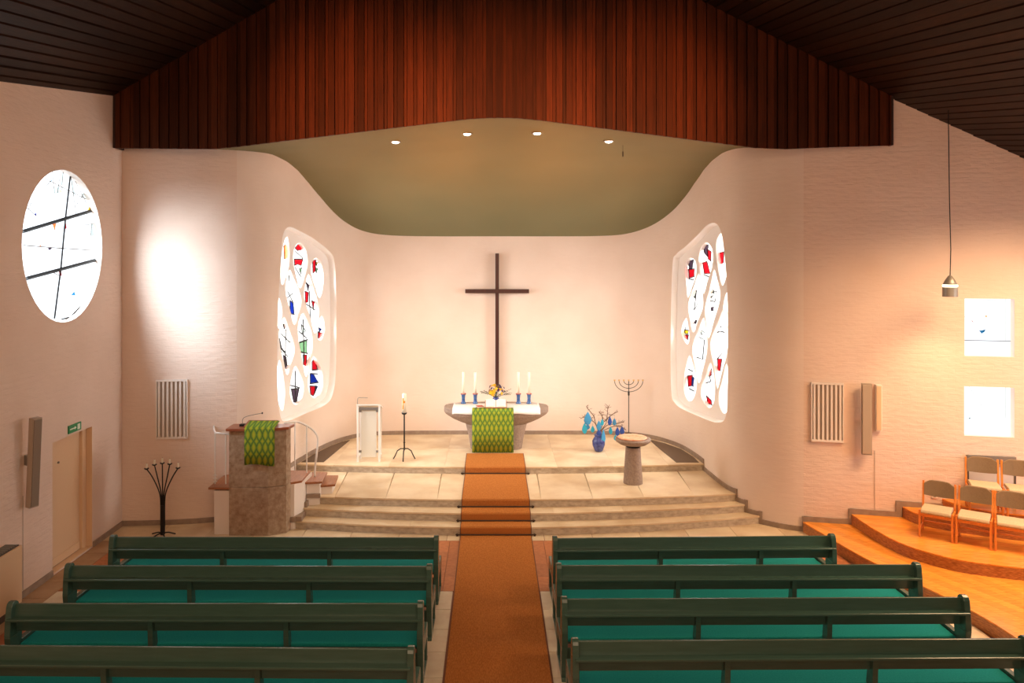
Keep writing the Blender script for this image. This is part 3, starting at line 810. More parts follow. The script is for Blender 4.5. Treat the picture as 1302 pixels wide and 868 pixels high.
E3 = [(7.38, 13.85), (7.42, 13.5), (7.7, 13.2), (8.2, 12.9), (9.0, 12.55), (10.0, 12.25), (11.9, 11.8)]
E4 = [(8.02, 13.72), (8.1, 13.4), (8.4, 13.05), (9.1, 12.75), (10.0, 12.5), (11.9, 12.0)]
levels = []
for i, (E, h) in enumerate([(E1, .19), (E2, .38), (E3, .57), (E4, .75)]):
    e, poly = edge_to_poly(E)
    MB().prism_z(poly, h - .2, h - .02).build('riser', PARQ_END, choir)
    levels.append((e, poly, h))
def clip_half(poly, c, keep_ge):   # clip polygon by y >= c or y <= c
    out = []
    for p, q in zip(poly, poly[1:] + poly[:1]):
        a = (p[1] - c) if keep_ge else (c - p[1]); b = (q[1] - c) if keep_ge else (c - q[1])
        if a >= 0: out.append(p)
        if a * b < 0:
            t = a / (a - b); out.append((p[0] + (q[0] - p[0]) * t, p[1] + (q[1] - p[1]) * t))
    return out
def rot2(p, a): return (p[0] * math.cos(a) - p[1] * math.sin(a), p[0] * math.sin(a) + p[1] * math.cos(a))
for li, (e, poly, h) in enumerate(levels):
    # boards follow the edge direction; a frieze board then long planks
    ang = (1.15, .42, .35, .3)[li]
    rp = [rot2(p, ang) for p in poly]
    y0, y1 = min(p[1] for p in rp), max(p[1] for p in rp)
    w = .16 if li < 2 else .2; n = int((y1 - y0) / w) + 1
    cnt = 0
    for i in range(n):
        a, b = y0 + i * w, y0 + (i + 1) * w - .003
        c = clip_half(clip_half(rp, a, True), b, False)
        if len(c) < 3: continue
        c = [rot2(p, -ang) for p in c]
        if max(p[1] for p in c) < 8.0: continue
        MB().prism_z(c, h - .02, h).build('floorboard', PARQ, choir)
# stepped skirting at the choir wall
for i, (xa, xb, z0, z1) in enumerate([(5.72, 6.54, .17, .28), (6.54, 7.38, .36, .47), (7.38, 8.02, .55, .66)]):
    ya = lambda x: 14.2 - .2 * (x - 5.75)
    band('trim_%d' % (i + 5), s_of(xa, ya(xa)), s_of(xb, ya(xb)), z0, z1, SKIRT, d=-.03)
    band('trim_%d' % (i + 8), s_of(xa, ya(xa)) - .03, s_of(xa, ya(xa)) + .07, z0 - .17, z1, SKIRT, d=-.035)

# ------------------------------------------------------------------ ceilings
m = MB(); nx, ny = 60, 48
for j in range(ny + 1):
    for i in range(nx + 1):
        x = -5.3 + 10.9 * i / nx; y = 14.2 + 5.5 * j / ny
        m.v.append((x, y, ceil_z(x, y)))
for j in range(ny):
    for i in range(nx):
        a = j * (nx + 1) + i; m.f.append((a, a + 1, a + nx + 2, a + nx + 1))
struct(m.build('ceiling_apse', GREEN_CEIL, smooth=True))

# gable fascia of upright planks, turned a little so that it clears the right wall
FX0, FY0, FANG = -6.93, 14.16, math.atan(-.0285)
FLEN = (7.146 - FX0) / math.cos(FANG)
def fw(u): return FX0 + u * math.cos(FANG), FY0 + u * math.sin(FANG)
def fbot(u):
    x, Z = fw(u); px = CX + x * F / Z
    t = [(155, 187.5), (270, 188.5), (300, 186), (340, 181), (595, 150.5), (618, 149.2), (640, 148.8), (660, 149.5), (690, 152.5), (960, 187), (1000, 188.5), (1060, 186), (1134, 184)]
    return EYE + (CY - lerp_table(t, px)) / F * Z
def ftop(u):
    x, Z = fw(u); return roof_z(x, Z)
fascia = struct(bpy.data.objects.new('wall_gable', None)); COL.objects.link(fascia)
fascia.location = (FX0, FY0, 0); fascia.rotation_euler = (0, 0, FANG)
fascia['label'] = 'gable of upright red-brown planks above the altar niche'
poly = [(FLEN * i / 80, fbot(FLEN * i / 80)) for i in range(81)] + [(FLEN * i / 40, ftop(FLEN * i / 40) + .1) for i in range(40, -1, -1)]
MB().prism_y(poly, .05, .09).build('backing', FASCIA_BACK, fascia)
pitch = .18; n = int(FLEN / pitch) + 1
for i in range(n):
    for (a, b, yo) in ((0.004, .112, 0), (.120, .172, .028)):
        xa, xb = i * pitch + a, min(i * pitch + b, FLEN)
        if xa >= FLEN - .02: continue
        jy = rnd.uniform(-.006, .006)
        MB().prism_y([(xa, fbot(xa) - .012), (xb, fbot(xb) - .012), (xb, ftop(xb) + .02), (xa, ftop(xa) + .02)], -.02 + yo + jy, .045).build('plank', FASCIA, fascia)
MB().box(-.01, -.03, fbot(0) - .01, .03, .3, ftop(0)).build('edge_board', FASCIA_BACK, fascia)
MB().box(FLEN - .02, -.03, fbot(FLEN) - .01, FLEN + .015, .1, ftop(FLEN)).build('edge_board', FASCIA_BACK, fascia)

# nave ceiling: long boards running toward the altar
ceil = struct(bpy.data.objects.new('ceiling', None)); COL.objects.link(ceil)
YA, YB = -2.0, 14.2
m = MB()
for xa, xb in ((-7.4, XRIDGE), (XRIDGE + .001, 12.4)):
    m.add([(xx, yy, roof_z(xx, yy) + .06) for xx, yy in ((xa, YA), (xb - .0005, YA), (xb - .0005, YB + .4), (xa, YB + .4))], [(0, 1, 2, 3)])
m.build('backing', CEIL_BACK, ceil)
def ceil_board(x0, x1, tilt):
    m = MB(); 
    q = []
    for x, dz in ((x0, tilt), (x1, 0)):
        q.append((x, dz))
    vs = []
    for (x, dz) in q:
        for y in (YA, YB + .25 if x > 6.9 else YB):
            vs.append((x, y, roof_z(x, y) + dz)); vs.append((x, y, roof_z(x, y) + dz + .028))
    # order: x0yA lo, hi, x0yB lo, hi, x1yA lo, hi, x1yB lo, hi
    fs = [(0, 4, 6, 2), (1, 3, 7, 5), (0, 2, 3, 1), (4, 5, 7, 6), (0, 1, 5, 4), (2, 6, 7, 3)]
    m.add(vs, fs); return m.build('ceiling_board', CEIL, ceil)
x = -7.0
while x < XRIDGE - .15:
    ceil_board(x, x + .165, rnd.uniform(.012, .022)); x += .18
x = XRIDGE + .01
while x < 12.2:
    ceil_board(x, x + .165, -rnd.uniform(.004, .014)); x += .18

# ceiling spots of the apse
for i, (px, py, lb) in enumerate([(503, 180, 'lit recessed ceiling spot, leftmost of the four in the green ceiling'), (594, 170, 'lit recessed ceiling spot, second from the left in the green ceiling'),
                                  (683, 169, 'lit recessed ceiling spot, third from the left in the green ceiling'), (774, 179.5, 'lit recessed ceiling spot, rightmost of the four in the green ceiling')]):
    Z = 14.6
    for _ in range(200):
        p = at(px, py, Z)
        if ceil_z(p.x, Z) <= p.z: break
        Z += .02
    z = ceil_z(p.x, Z)
    t = thing('ceiling_spot', lb, 'ceiling lamp', (p.x, Z, z), 0, 'spots in the green apse ceiling')
    MB().lathe([(.075, -.004), (.105, -.012), (.11, .01), (.075, .01)], 24).build('trim_ring', GREY, t, smooth=True)
    MB().lathe([(.001, -.032), (.045, -.028), (.075, -.008), (.07, .0)], 24).build('bulb', BULB, t, smooth=True)
    l = spot('downlight', (p.x, Z, z - .06), (p.x * .9, Z + 1.2, .6), 170, (1.0, .74, .46), math.radians(95), .8, .06)
# small hanging hook in the green ceiling
p = at(792, 180, 15.6); zz = ceil_z(p.x, 15.6)
t = thing('ceiling_hook', 'tiny dark cord hanging from the green ceiling beside the rightmost spot', 'hook', (p.x, 15.6, zz))
MB().tube([(0, 0, 0), (0, 0, -.12)], .004, 5).build('cord', BLACK, t); MB().lathe([(.003, -.24), (.012, -.22), (.012, -.14), (.004, -.12)], 8).build('weight', BLACK, t)

# ------------------------------------------------------------------ carpet runner
CXc, CW = .078, .648
path = [(2.0, .012)]
hs = [0, .15, .30, .45, .60]
prof = [(2.0, 0)]
for i in range(4):
    y = zedge(i, XC) - .02
    prof += [(y, hs[i]), (y, hs[i + 1])]
prof.append((17.47, .6))
up = [(2.0, .014)]
for i in range(4):
    y = zedge(i, XC) - .035
    up += [(y, hs[i] + .014), (y, hs[i + 1] - .01), (y + .02, hs[i + 1] + .014)]
up.append((17.47, .614))
lowp = []
for i in range(4):
    y = zedge(i, XC) - .018
    lowp += [(y, hs[i] + .003), (y, hs[i + 1] + .003)]
poly = up + [(17.47, .603)] + list(reversed(lowp)) + [(2.0, .003)]
cr = thing('carpet_runner', 'long rust-brown carpet runner from the aisle up the altar steps', 'carpet')
def strip_mesh(x0, x1, dz=0):
    m = MB(); U = [(a, b + dz) for a, b in up]; Lw = [(2.0, .003)] + lowp + [(17.47, .603)]
    for (yy, zz_) in U: m.v += [(x0, yy, zz_), (x1, yy, zz_)]
    nU = len(U)
    for i in range(nU - 1): m.f.append((2 * i, 2 * i + 1, 2 * i + 3, 2 * i + 2))
    # sides down
    for (yy, zz_) in U: m.v += [(x0, yy, zz_ - .012), (x1, yy, zz_ - .012)]
    o_ = 2 * nU
    for i in range(nU - 1):
        m.f.append((2 * i, 2 * i + 2, o_ + 2 * i + 2, o_ + 2 * i)); m.f.append((2 * i + 1, 2 * i + 3, o_ + 2 * i + 3, o_ + 2 * i + 1))
    return m
strip_mesh(CXc - CW + .015, CXc + CW - .015).build('pile', CARPET, cr)
strip_mesh(CXc - CW, CXc - CW + .016, .001).build('binding', BORDER, cr); strip_mesh(CXc + CW - .016, CXc + CW, .001).build('binding', BORDER, cr)
for i in range(4):
    y = zedge(i, XC) - .045
    lb = ['lowest dark stair rod across the carpet runner', 'second dark stair rod from the floor across the carpet', 'third dark stair rod, below the broad tread', 'topmost dark stair rod, nearest the altar'][i]
    r = thing('stair_rod', lb, 'stair rod', (CXc, y, hs[i] + .025), 0, 'stair rods holding the carpet runner')
    MB().tube([(-.73, 0, 0), (.73, 0, 0)], .013, 8).build('rod', ROD, r)
    for sx in (-1, 1): MB().box(sx * .70 - .015, -.012, -.024, sx * .70 + .015, .03, .014).build('bracket', ROD, r)

# ------------------------------------------------------------------ pews
def make_pew(x0, x1, sup, Z0, Z1, label, group, hidden_row=False):
    L = x1 - x0; rot = math.atan2(Z1 - Z0, x1 - x0)
    t = thing('pew', label, 'pew', (x0, Z0, 0), rot, group)
    # local: x along, y away from the camera, z up; back plane near y=0
    H = .95
    MB().prism_x([(-.012, .80), (.012, .95), (.04, .95), (.05, .93), (.03, .80)], .05, L - .05).build('back_rail', PEW, t, bevel=.005)
    MB().prism_x([(-.125, .795), (-.125, .818), (-.115, .822), (.03, .812), (.03, .79)], .03, L - .03).build('book_ledge', PEW, t, bevel=.003)
    MB().prism_x([(.03, .625), (.02, .79), (.05, .79), (.06, .625)], .05, L - .05).build('lower_rail', PEW, t, bevel=.003)
    MB().box(.05, .10, .375, L - .05, .56, .405).build('seat', PEW, t, bevel=.004)
    MB().box(.07, .09, .40, L - .07, .55, .45).build('cushion', CUSHION, t, bevel=.015)
    MB().box(.05, .02, .12, L - .05, .045, .36).build('foot_board', PEW, t, bevel=.003)
    end = [(-.09, 0), (.05, 0), (.14, .30), (.50, .30), (.46, 0), (.56, 0), (.60, .40), (.585, .47), (.545, .49), (.17, .48), (.12, .62), (.085, .90), (.07, .955), (.035, .985), (-.01, .99), (-.045, .975), (-.062, .94), (-.075, .80), (-.10, .40)]
    for xe in (0, L - .07):
        m = MB()
        pl = [(-.10, .60), (.12, .60), (.085, .90), (.07, .955), (.035, .985), (-.01, .99), (-.045, .975), (-.062, .94), (-.085, .80)]
        m.prism_x(pl, xe, xe + .07)
        m.prism_x([(-.02, .04), (.10, .04), (.14, .60), (-.10, .60)], xe, xe + .07)
        m.prism_x([(.08, .33), (.60, .33), (.595, .46), (.56, .485), (.10, .485)], xe, xe + .07)
        m.prism_x([(.48, .04), (.56, .04), (.59, .34), (.48, .34)], xe, xe + .07)
        m.prism_x([(-.06, 0), (.60, 0), (.60, .045), (-.06, .045)], xe, xe + .07)
        m.build('end_panel', PEW, t, bevel=.006)
    for sx in sup:
        q = sx - x0
        m = MB()
        m.prism_x([(-.02, .0), (.09, .0), (.13, .36), (.06, .79), (-.045, .79), (-.02, .40)], q - .03, q + .03)
        m.prism_x([(.05, .28), (.54, .28), (.54, .375), (.05, .375)], q - .02, q + .02)
        m.prism_x([(.46, .0), (.54, .0), (.54, .30), (.46, .30)], q - .02, q + .02)
        m.build('support', PEW, t, bevel=.004)
    return t
LG, RG = 'green pews left of the aisle', 'green pews right of the aisle'
rows = ['front row', 'second row', 'third row', 'nearest row']
LP = [(-5.55, -.77, (-3.92, -2.36), 11.24, 11.22), (-5.62, -.785, (-3.98, -2.41), 10.19, 10.16), (-5.67, -.80, (-4.0, -2.41), 9.06, 9.06), (-5.74, -.80, (-4.04, -2.43), 8.08, 8.0)]
RP = [(.885, 5.02, (2.46, 3.93), 11.19, 11.29), (.855, 5.67, (2.46, 4.0), 10.19, 10.22), (.83, 5.69, (2.46, 4.03), 9.18, 9.23), (.85, 5.73, (2.50, 4.07), 8.17, 8.22)]
for i in range(4):
    x0, x1, su, a, b = LP[i]; make_pew(x0, x1, su, a, b, 'dark green wooden pew with teal cushion, %s, left of the aisle' % rows[i], LG)
for i in range(4):
    x0, x1, su, a, b = RP[i]; make_pew(x0, x1, su, a, b, 'dark green wooden pew with teal cushion, %s, right of the aisle' % rows[i], RG)

# ------------------------------------------------------------------ altar
AX, AY, AH = .11, 18.1, .6
alt = thing('altar', 'brown stone altar with a boat-shaped oval top on the top platform', 'altar', (AX, AY, AH))
def ell(z, a, b, p=2.4, n=48):
    out = []
    for k in range(n):
        t = 2 * PI * k / n; c, s_ = math.cos(t), math.sin(t)
        out.append((a * math.copysign(abs(c) ** (2 / p), c), b * math.copysign(abs(s_) ** (2 / p), s_), z))
    return out
def loft(name, rings, material, parent, bevel=0):
    m = MB(); n = len(rings[0])
    for r in rings: m.v += r
    for j in range(len(rings) - 1):
        for k in range(n): m.f.append((j * n + k, j * n + (k + 1) % n, (j + 1) * n + (k + 1) % n, (j + 1) * n + k))
    m.f.append(tuple(range(n - 1, -1, -1))); m.f.append(tuple((len(rings) - 1) * n + k for k in range(n)))
    return m.build(name, material, parent, smooth=False, bevel=bevel)
loft('altar_top', [ell(.58, .72, .40), ell(.63, .86, .44), ell(.70, 1.02, .48), ell(.80, 1.18, .535), ell(.86, 1.225, .55), ell(.955, 1.225, .55), ell(.97, 1.21, .54)], ALTAR, alt)
loft('altar_base', [ell(0, .60, .32, 3), ell(.3, .65, .35, 3), ell(.585, .72, .39, 3)], ALTAR, alt)
TOP = AH + .97
# white cloth
m = MB(); nx, = (40,)
def topedge(x):   # front edge of top at local x
    u = min(abs(x) / 1.21, .999); return -.54 * (1 - u ** 2.4) ** (1 / 2.4)
cols = []
for i in range(nx + 1):
    x = -1.01 + 2.02 * i / nx
    fy = topedge(x)
    drop = .075 + .045 * abs(x) ** 1.5 + .008 * math.sin(x * 9)
    cols.append([(x, .33, .976), (x, -.1, .977), (x, fy + .02, .977), (x, fy - .022, .972), (x * 1.003, fy - .026 - .01 * abs(math.sin(x * 7)), .97 - drop * .6), (x * 1.006, fy - .030 - .014 * abs(math.sin(x * 7)), .97 - drop)])
for c in cols: m.v += c
for i in range(nx):
    for j in range(5): m.f.append((i * 6 + j, i * 6 + j + 1, (i + 1) * 6 + j + 1, (i + 1) * 6 + j))
ac = m.build('altar_cloth', CLOTH, smooth=True); ac.location = (AX, AY, AH); md = ac.modifiers.new('t', 'SOLIDIFY'); md.thickness = .004
tag(ac, 'white linen cloth spread over the altar top', 'cloth')
# green antependium
m = MB()
xs = [-.47 + .94 * i / 16 for i in range(17)]
for x in xs:
    xo = x + (631 - 626.5) / F * -17.6
    q = [(-.30, .985), (-.56, .987), (-.59, .975), (-.605, .9), (-.605, .5), (-.605, .022)]
    for j, (y, z) in enumerate(q): m.v.append((xo, y + .006 * math.sin(x * 30 + j), z))
for i in range(16):
    for j in range(5): m.f.append((i * 6 + j, i * 6 + j + 1, (i + 1) * 6 + j + 1, (i + 1) * 6 + j))
an = m.build('altar_hanging', TEXTILE, smooth=True); an.location = (AX, AY, AH); md = an.modifiers.new('t', 'SOLIDIFY'); md.thickness = .006
tag(an, 'green and yellow woven hanging down the front of the altar', 'textile')

# candles and holders
for i, (px, lb) in enumerate([(589.2, 'leftmost'), (604.3, 'second from the left'), (659.2, 'third from the left'), (672.6, 'rightmost')]):
    p = at(px, 513, 18.35)
    h = thing('candle_holder', 'blue ceramic candle holder on the altar, %s of the four' % lb, 'candle holder', (p.x, 18.35, TOP + .008), 0, 'blue candle holders on the altar')
    MB().lathe([(.062, 0), (.062, .015), (.045, .05), (.04, .12), (.045, .19), (.06, .225), (.045, .225), (.035, .19)], 20).build('body', BLUE, h, smooth=True)
    MB().lathe([(.056, .222), (.066, .226), (.066, .236), (.05, .236), (.046, .228)], 20).build('rim', REDC, h, smooth=True)
    c = thing('candle', 'tall ivory altar candle, %s of the four' % lb, 'candle', (p.x, 18.35, TOP + .20), 0, 'ivory candles on the altar')
    MB().lathe([(.028, 0), (.028, .545), (.02, .555), (.004, .55)], 16).build('wax', WAX, c, smooth=True)
    MB().tube([(0, 0, .55), (.003, 0, .57)], .003, 5).build('wick', BLACK, c)
# vase and bouquet
p = at(630.5, 510, 18.30)
va = tag(MB().lathe([(.05, 0), (.085, .03), (.10, .08), (.075, .13), (.06, .15), (.075, .17), (.06, .17), (.05, .15)], 24).build('vase', NAVY, smooth=True), 'small round navy vase with flowers at the back of the altar', 'vase')
va.location = (p.x, 18.30, TOP + .008)
bq = thing('flower_bouquet', 'bouquet of yellow and purple flowers in the navy vase on the altar', 'flowers', (p.x, 18.30, TOP + .16))
def blossom(r, n=9):
    m = MB()
    for k in range(n):
        for ring, (rr, zz_) in enumerate(((1.0, .25), (.65, .55))):
            a = 2 * PI * (k + .5 * ring) / n
            c = Vector((math.cos(a), math.sin(a), 0)); s_ = Vector((-c.y, c.x, 0))
            w = r * .38
            m.add([c * r * .1, c * r * .6 * rr + s_ * w + Vector((0, 0, r * zz_ * .7)), c * r * rr + Vector((0, 0, r * zz_)), c * r * .6 * rr - s_ * w + Vector((0, 0, r * zz_ * .7))], [(0, 1, 2, 3)])
    m.lathe([(r * .25, 0), (r * .3, r * .2), (r * .1, r * .35)], 7)
    return m
rb = random.Random(3)
for k in range(34):
    th = rb.uniform(0, 2 * PI); el = rb.uniform(-.1, 1.35); R = rb.uniform(.15, .2)
    d = Vector((math.cos(th) * math.cos(el) * 1.15, math.sin(th) * math.cos(el), math.sin(el)))
    if k < 22: d.y = -abs(d.y)
    c = d * R + Vector((0, 0, .11))
    yel = k % 2 == 0
    o = blossom(.046 if yel else .036).build('flower', YEL if yel else PURP, bq)
    o.location = c; o.rotation_euler = d.to_track_quat('Z', 'Y').to_euler()
m = MB()
for k in range(26):
    th = rb.uniform(0, 2 * PI); el = rb.uniform(-.15, 1.2); R = rb.uniform(.16, .27)
    if k < 10: th = (0 if k % 2 else PI) + rb.uniform(-.35, .35); el = rb.uniform(.0, .35); R = rb.uniform(.3, .42)
    d = Vector((math.cos(th) * math.cos(el), math.sin(th) * math.cos(el), math.sin(el)))
    e_ = d * R + Vector((0, 0, .08))
    m.tube([(0, 0, 0), d * R * .5 + Vector((0, 0, .06)), e_], .003, 4)
    for q in range(5):
        c = (d * R) * (.55 + .1 * q) + Vector((0, 0, .075)); s_ = Vector((rb.uniform(-1, 1), rb.uniform(-1, 1), rb.uniform(-1, 1))).normalized() * .035
        w = d.cross(s_).normalized() * .012
        m.add([c, c + s_ * .5 + w, c + s_, c + s_ * .5 - w], [(0, 1, 2, 3)])
m.build('foliage', LEAF, bq)
# open bible
p = at(630.5, 515, 17.85)
bb = thing('open_book', 'large open book on a low stand in the middle of the altar', 'book', (p.x, 17.83, TOP + .012))
tl = math.radians(28)
def tilt(m_):
    m_.v = [(x, y * math.cos(tl), z + (y + .13) * math.sin(tl)) for x, y, z in m_.v]; return m_
tilt(MB().box(-.25, -.135, 0, .25, .14, .02)).build('cover', LEATHER, bb)
for sx in (-1, 1):
    m = MB(); pts = [(sx * .005, .022), (sx * .06, .05), (sx * .14, .055), (sx * .235, .04), (sx * .235, .022)]
    m.prism_y(pts, -.12, .13); tilt(m); m.build('page_block', PAPER, bb)
MB().prism_x([(-.12, 0), (.13, 0), (.13, .13), (-.11, .012)], -.2, .2).build('book_stand', LEATHER, bb)
p = at(613, 515.5, 17.85)
b2 = thing('booklet', 'small closed red and cream booklet lying left of the open book', 'booklet', (p.x - .02, 17.85, TOP + .012), .3)
MB().box(-.11, -.08, 0, .11, .08, .012).build('cover', LEATHER, b2); MB().box(-.105, -.078, .012, .105, .076, .03).build('page_block', PAPER, b2); MB().box(-.11, -.08, .03, .04, .08, .036).build('top_cover', REDC, b2)

# ------------------------------------------------------------------ cross on the wall
cr_ = thing('wall_cross', 'tall slender dark wooden cross on the wall above the altar', 'cross', (.14, 19.44, 1.75))
zt = at(632, 322, 19.36).z; zb_ = 1.75; za = at(632, 370, 19.36).z
MB().box(-.045, -.13, 0, .045, -.05, zt - zb_).build('upright', CROSSW, cr_, bevel=.004)
MB().box(-.80, -.135, za - zb_ - .05, .80, -.055, za - zb_ + .05).build('crossbar', CROSSW, cr_, bevel=.004)
for z in (.5, 3.0): MB().box(-.02, -.05, z, .02, .005, z + .06).build('wall_bracket', BLACK, cr_)

# ------------------------------------------------------------------ ambo (white frame) and paschal candle
am = thing('lectern', 'narrow white-framed lectern with frosted panel on the top platform', 'lectern', (-2.675, 16.78, .6))
for sx in (-1, 1):
    MB().box(sx * .235 - .022, -.03, 0, sx * .235 + .022, .01, 1.24).build('front_post', WHITE_METAL, am, bevel=.003)
    MB().box(sx * .225 - .018, .26, 0, sx * .225 + .018, .29, 1.12).build('rear_post', WHITE_METAL, am, bevel=.003)
    MB().box(sx * .23 - .018, -.01, .10, sx * .23 + .018, .27, .13).build('side_rail', WHITE_METAL, am, bevel=.003)
MB().prism_x([(-.05, 1.235), (.32, 1.12), (.32, 1.145), (-.05, 1.262)], -.262, .262).build('reading_top', WHITE_METAL, am, bevel=.003)
MB().box(-.21, -.02, 1.13, .21, .0, 1.19).build('cross_rail', GREY, am)
MB().box(-.165, .02, .10, .165, .035, 1.17).build('panel', FROST, am)
for sx in (-1, 1):
    for z in (.2, 1.08): MB().box(sx * .19 - .03, .0, z, sx * .19 + .03, .02, z + .05).build('clamp', GREY, am)
MB().tube([(-.24, 0, 1.24), (-.245, 0, 1.33), (-.235, 0, 1.385), (-.2, 0, 1.40), (-.02, -.02, 1.395)], .007, 6).build('microphone', GREY, am)
pc = thing('paschal_candle_stand', 'black iron floor stand holding the thick painted candle', 'candle stand', (-1.925, 17.0, .6))
MB().tube([(0, 0, .20), (0, 0, 1.0)], .016, 10).build('pole', BLACK, pc, smooth=True)
MB().lathe([(.02, .98), (.055, 1.0), (.06, 1.03), (.045, 1.03)], 16).build('cup', BLACK, pc, smooth=True)
for a in (0, PI, -PI / 2):
    c, s_ = math.cos(a), math.sin(a)
    MB().tube([(0, 0, .235), (c * .08, s_ * .08, .235), (c * .15, s_ * .15, .19), (c * .20, s_ * .20, .08), (c * .24, s_ * .24, .01)], .013, 6).build('leg', BLACK, pc, smooth=True)
MB().lathe([(.018, .36), (.026, .37), (.018, .38)], 8).build('collar', BLACK, pc)
pk = thing('paschal_candle', 'thick white candle with orange figure on the iron floor stand', 'candle', (-1.925, 17.0, 1.625))
MB().lathe([(.046, 0), (.046, .40), (.038, .425), (.006, .42)], 20).build('wax', WAX, pk, smooth=True)
m = MB()
for (a0, z0, a1, z1) in [(-.9, .08, -.2, .17), (-.8, .15, -.3, .28), (-.5, .22, .5, .27), (-.9, .26, -.1, .33)]:
    q = 4
    for i in range(q):
        b0, b1 = a0 + (a1 - a0) * i / q, a0 + (a1 - a0) * (i + 1) / q
        R = .0472
        m.add([(R * math.sin(b0), -R * math.cos(b0), z0), (R * math.sin(b1), -R * math.cos(b1), z0), (R * math.sin(b1), -R * math.cos(b1), z1), (R * math.sin(b0), -R * math.cos(b0), z1)], [(0, 1, 2, 3)])
m.build('painted_figure', mat('orange_wax_paint', (.85, .28, .02), .5), pk)

# ------------------------------------------------------------------ vase with branches, font, menorah
VX, VY = 2.46, 17.7
bv = tag(MB().lathe([(.075, 0), (.10, .03), (.145, .15), (.15, .24), (.11, .32), (.085, .35), (.12, .385), (.105, .39), (.07, .35), (.06, .2)], 28).build('floor_vase', NAVY, smooth=True),
         'dark blue glazed floor vase holding branches left of the font', 'vase'); bv.location = (VX, VY, .6)
br = thing('branches', 'bare brown branches standing in the dark blue floor vase', 'branches', (VX, VY, .9))
rb = random.Random(11)
def zl(a, b, dy=0):    # reading in the zoomed photo around the vase
    p = at(720 + a / 5.783, 480 + b / 5.787, VY + dy); return Vector((p.x - VX, dy, p.z - .9))
stems = [[(240, 400), (215, 330), (200, 280), (160, 230), (148, 212)], [(240, 400), (250, 340), (285, 320), (330, 275), (380, 250)], [(245, 400), (290, 340), (300, 290), (305, 230), (312, 215)],
         [(250, 400), (300, 350), (360, 340), (425, 325)], [(235, 400), (215, 340), (180, 310), (140, 290), (105, 300)], [(250, 400), (340, 360), (400, 360), (440, 385)], [(245, 400), (270, 330), (262, 280), (240, 250)]]
for i, st in enumerate(stems):
    dy = rb.uniform(-.12, .12)
    pts = [zl(a, b, dy * k / 4) for k, (a, b) in enumerate(st)]
    m = MB(); m.tube(smooth_line(pts, 3), .0085, 6)
    for k in range(14):
        j = rb.uniform(.35, 1) * (len(pts) - 1); a = pts[int(j)].lerp(pts[min(int(j) + 1, len(pts) - 1)], j % 1)
        d = Vector((rb.uniform(-1, 1), rb.uniform(-.6, .6), rb.uniform(-.2, 1))).normalized() * rb.uniform(.04, .12)
        m.tube([a, a + d * .5 + Vector((0, 0, .01)), a + d], .004, 4)
    m.build('branch', TWIG, br)
orn = [(158, 300, 1, 30, 50, 'pale blue paper ornament highest on the left branch'), (135, 372, 0, 20, 42, 'turquoise ornament hanging lowest at far left'), (157, 360, 1, 18, 22, 'small blue round ornament at left, right of the lowest turquoise one'),
       (194, 378, 0, 16, 26, 'turquoise ornament just left of the vase rim'), (240, 352, 1, 19, 38, 'blue drop ornament above the vase rim'), (264, 328, 0, 16, 26, 'turquoise drop ornament high above the vase middle'),
       (240, 402, 2, 20, 24, 'dark blue ornament at the mouth of the vase'), (273, 435, 1, 20, 60, 'long sky-blue oval ornament hanging in front of the vase'), (320, 318, 2, 17, 34, 'dark blue drop ornament highest in the middle'),
       (354, 325, 1, 15, 28, 'blue drop ornament high on the right branch'), (326, 388, 0, 15, 30, 'pale turquoise ornament low between vase and font'), (376, 395, 2, 17, 34, 'dark blue ornament right of the pale turquoise one'),
       (410, 388, 2, 18, 32, 'royal blue ornament at far right beside the font'), (362, 440, 0, 13, 22, 'small turquoise ornament lowest on the right')]
for (a, b, ci, w, h, lb) in orn:
    dy = rb.uniform(-.2, -.05) if a in (273, 240) else rb.uniform(-.14, .05)
    p = zl(a, b, dy)
    k = 1 / 5.783 / F * (VY + dy); W, Hh = w * k, h * k
    o = thing('ornament', lb, 'ornament', (VX + p.x, VY + dy, .9 + p.z), rb.uniform(-.5, .5), 'blue paper ornaments on the branches')
    prof = [(0.001, -Hh), (W * .6, -Hh * .8), (W, -Hh * .3), (W * .8, Hh * .2), (W * .35, Hh * .7), (0.001, Hh)]
    MB().lathe(prof, 14, sy=.28).build('body', ORN[ci], o)
    MB().tube([(0, 0, Hh), (0, 0, Hh + .05)], .002, 4).build('thread', TWIG, o)

FXc, FYc = 2.885, 15.72
fo = thing('baptismal_font', 'round concrete font with tapering column right of the carpet', 'font', (FXc, FYc, .45))
MB().lathe([(.195, 0), (.195, .02), (.15, .73), (.145, .735)], 36).build('column', ALTAR, fo, smooth=False)
MB().lathe([(.135, .73), (.14, .78)], 24).build('neck', BLACK, fo)
MB().lathe([(.15, .775), (.27, .80), (.345, .85), (.36, .885), (.355, .91), (.31, .92), (.28, .90), (.1, .89)], 40).build('bowl', ALTAR, fo, smooth=True)
MB().lathe([(.1, .895), (.27, .905), (.30, .935), (.285, .945), (.2, .95), (.13, .925), (.05, .92)], 36, c=(-.02, -.02)).build('dish', FONTC, fo, smooth=True)

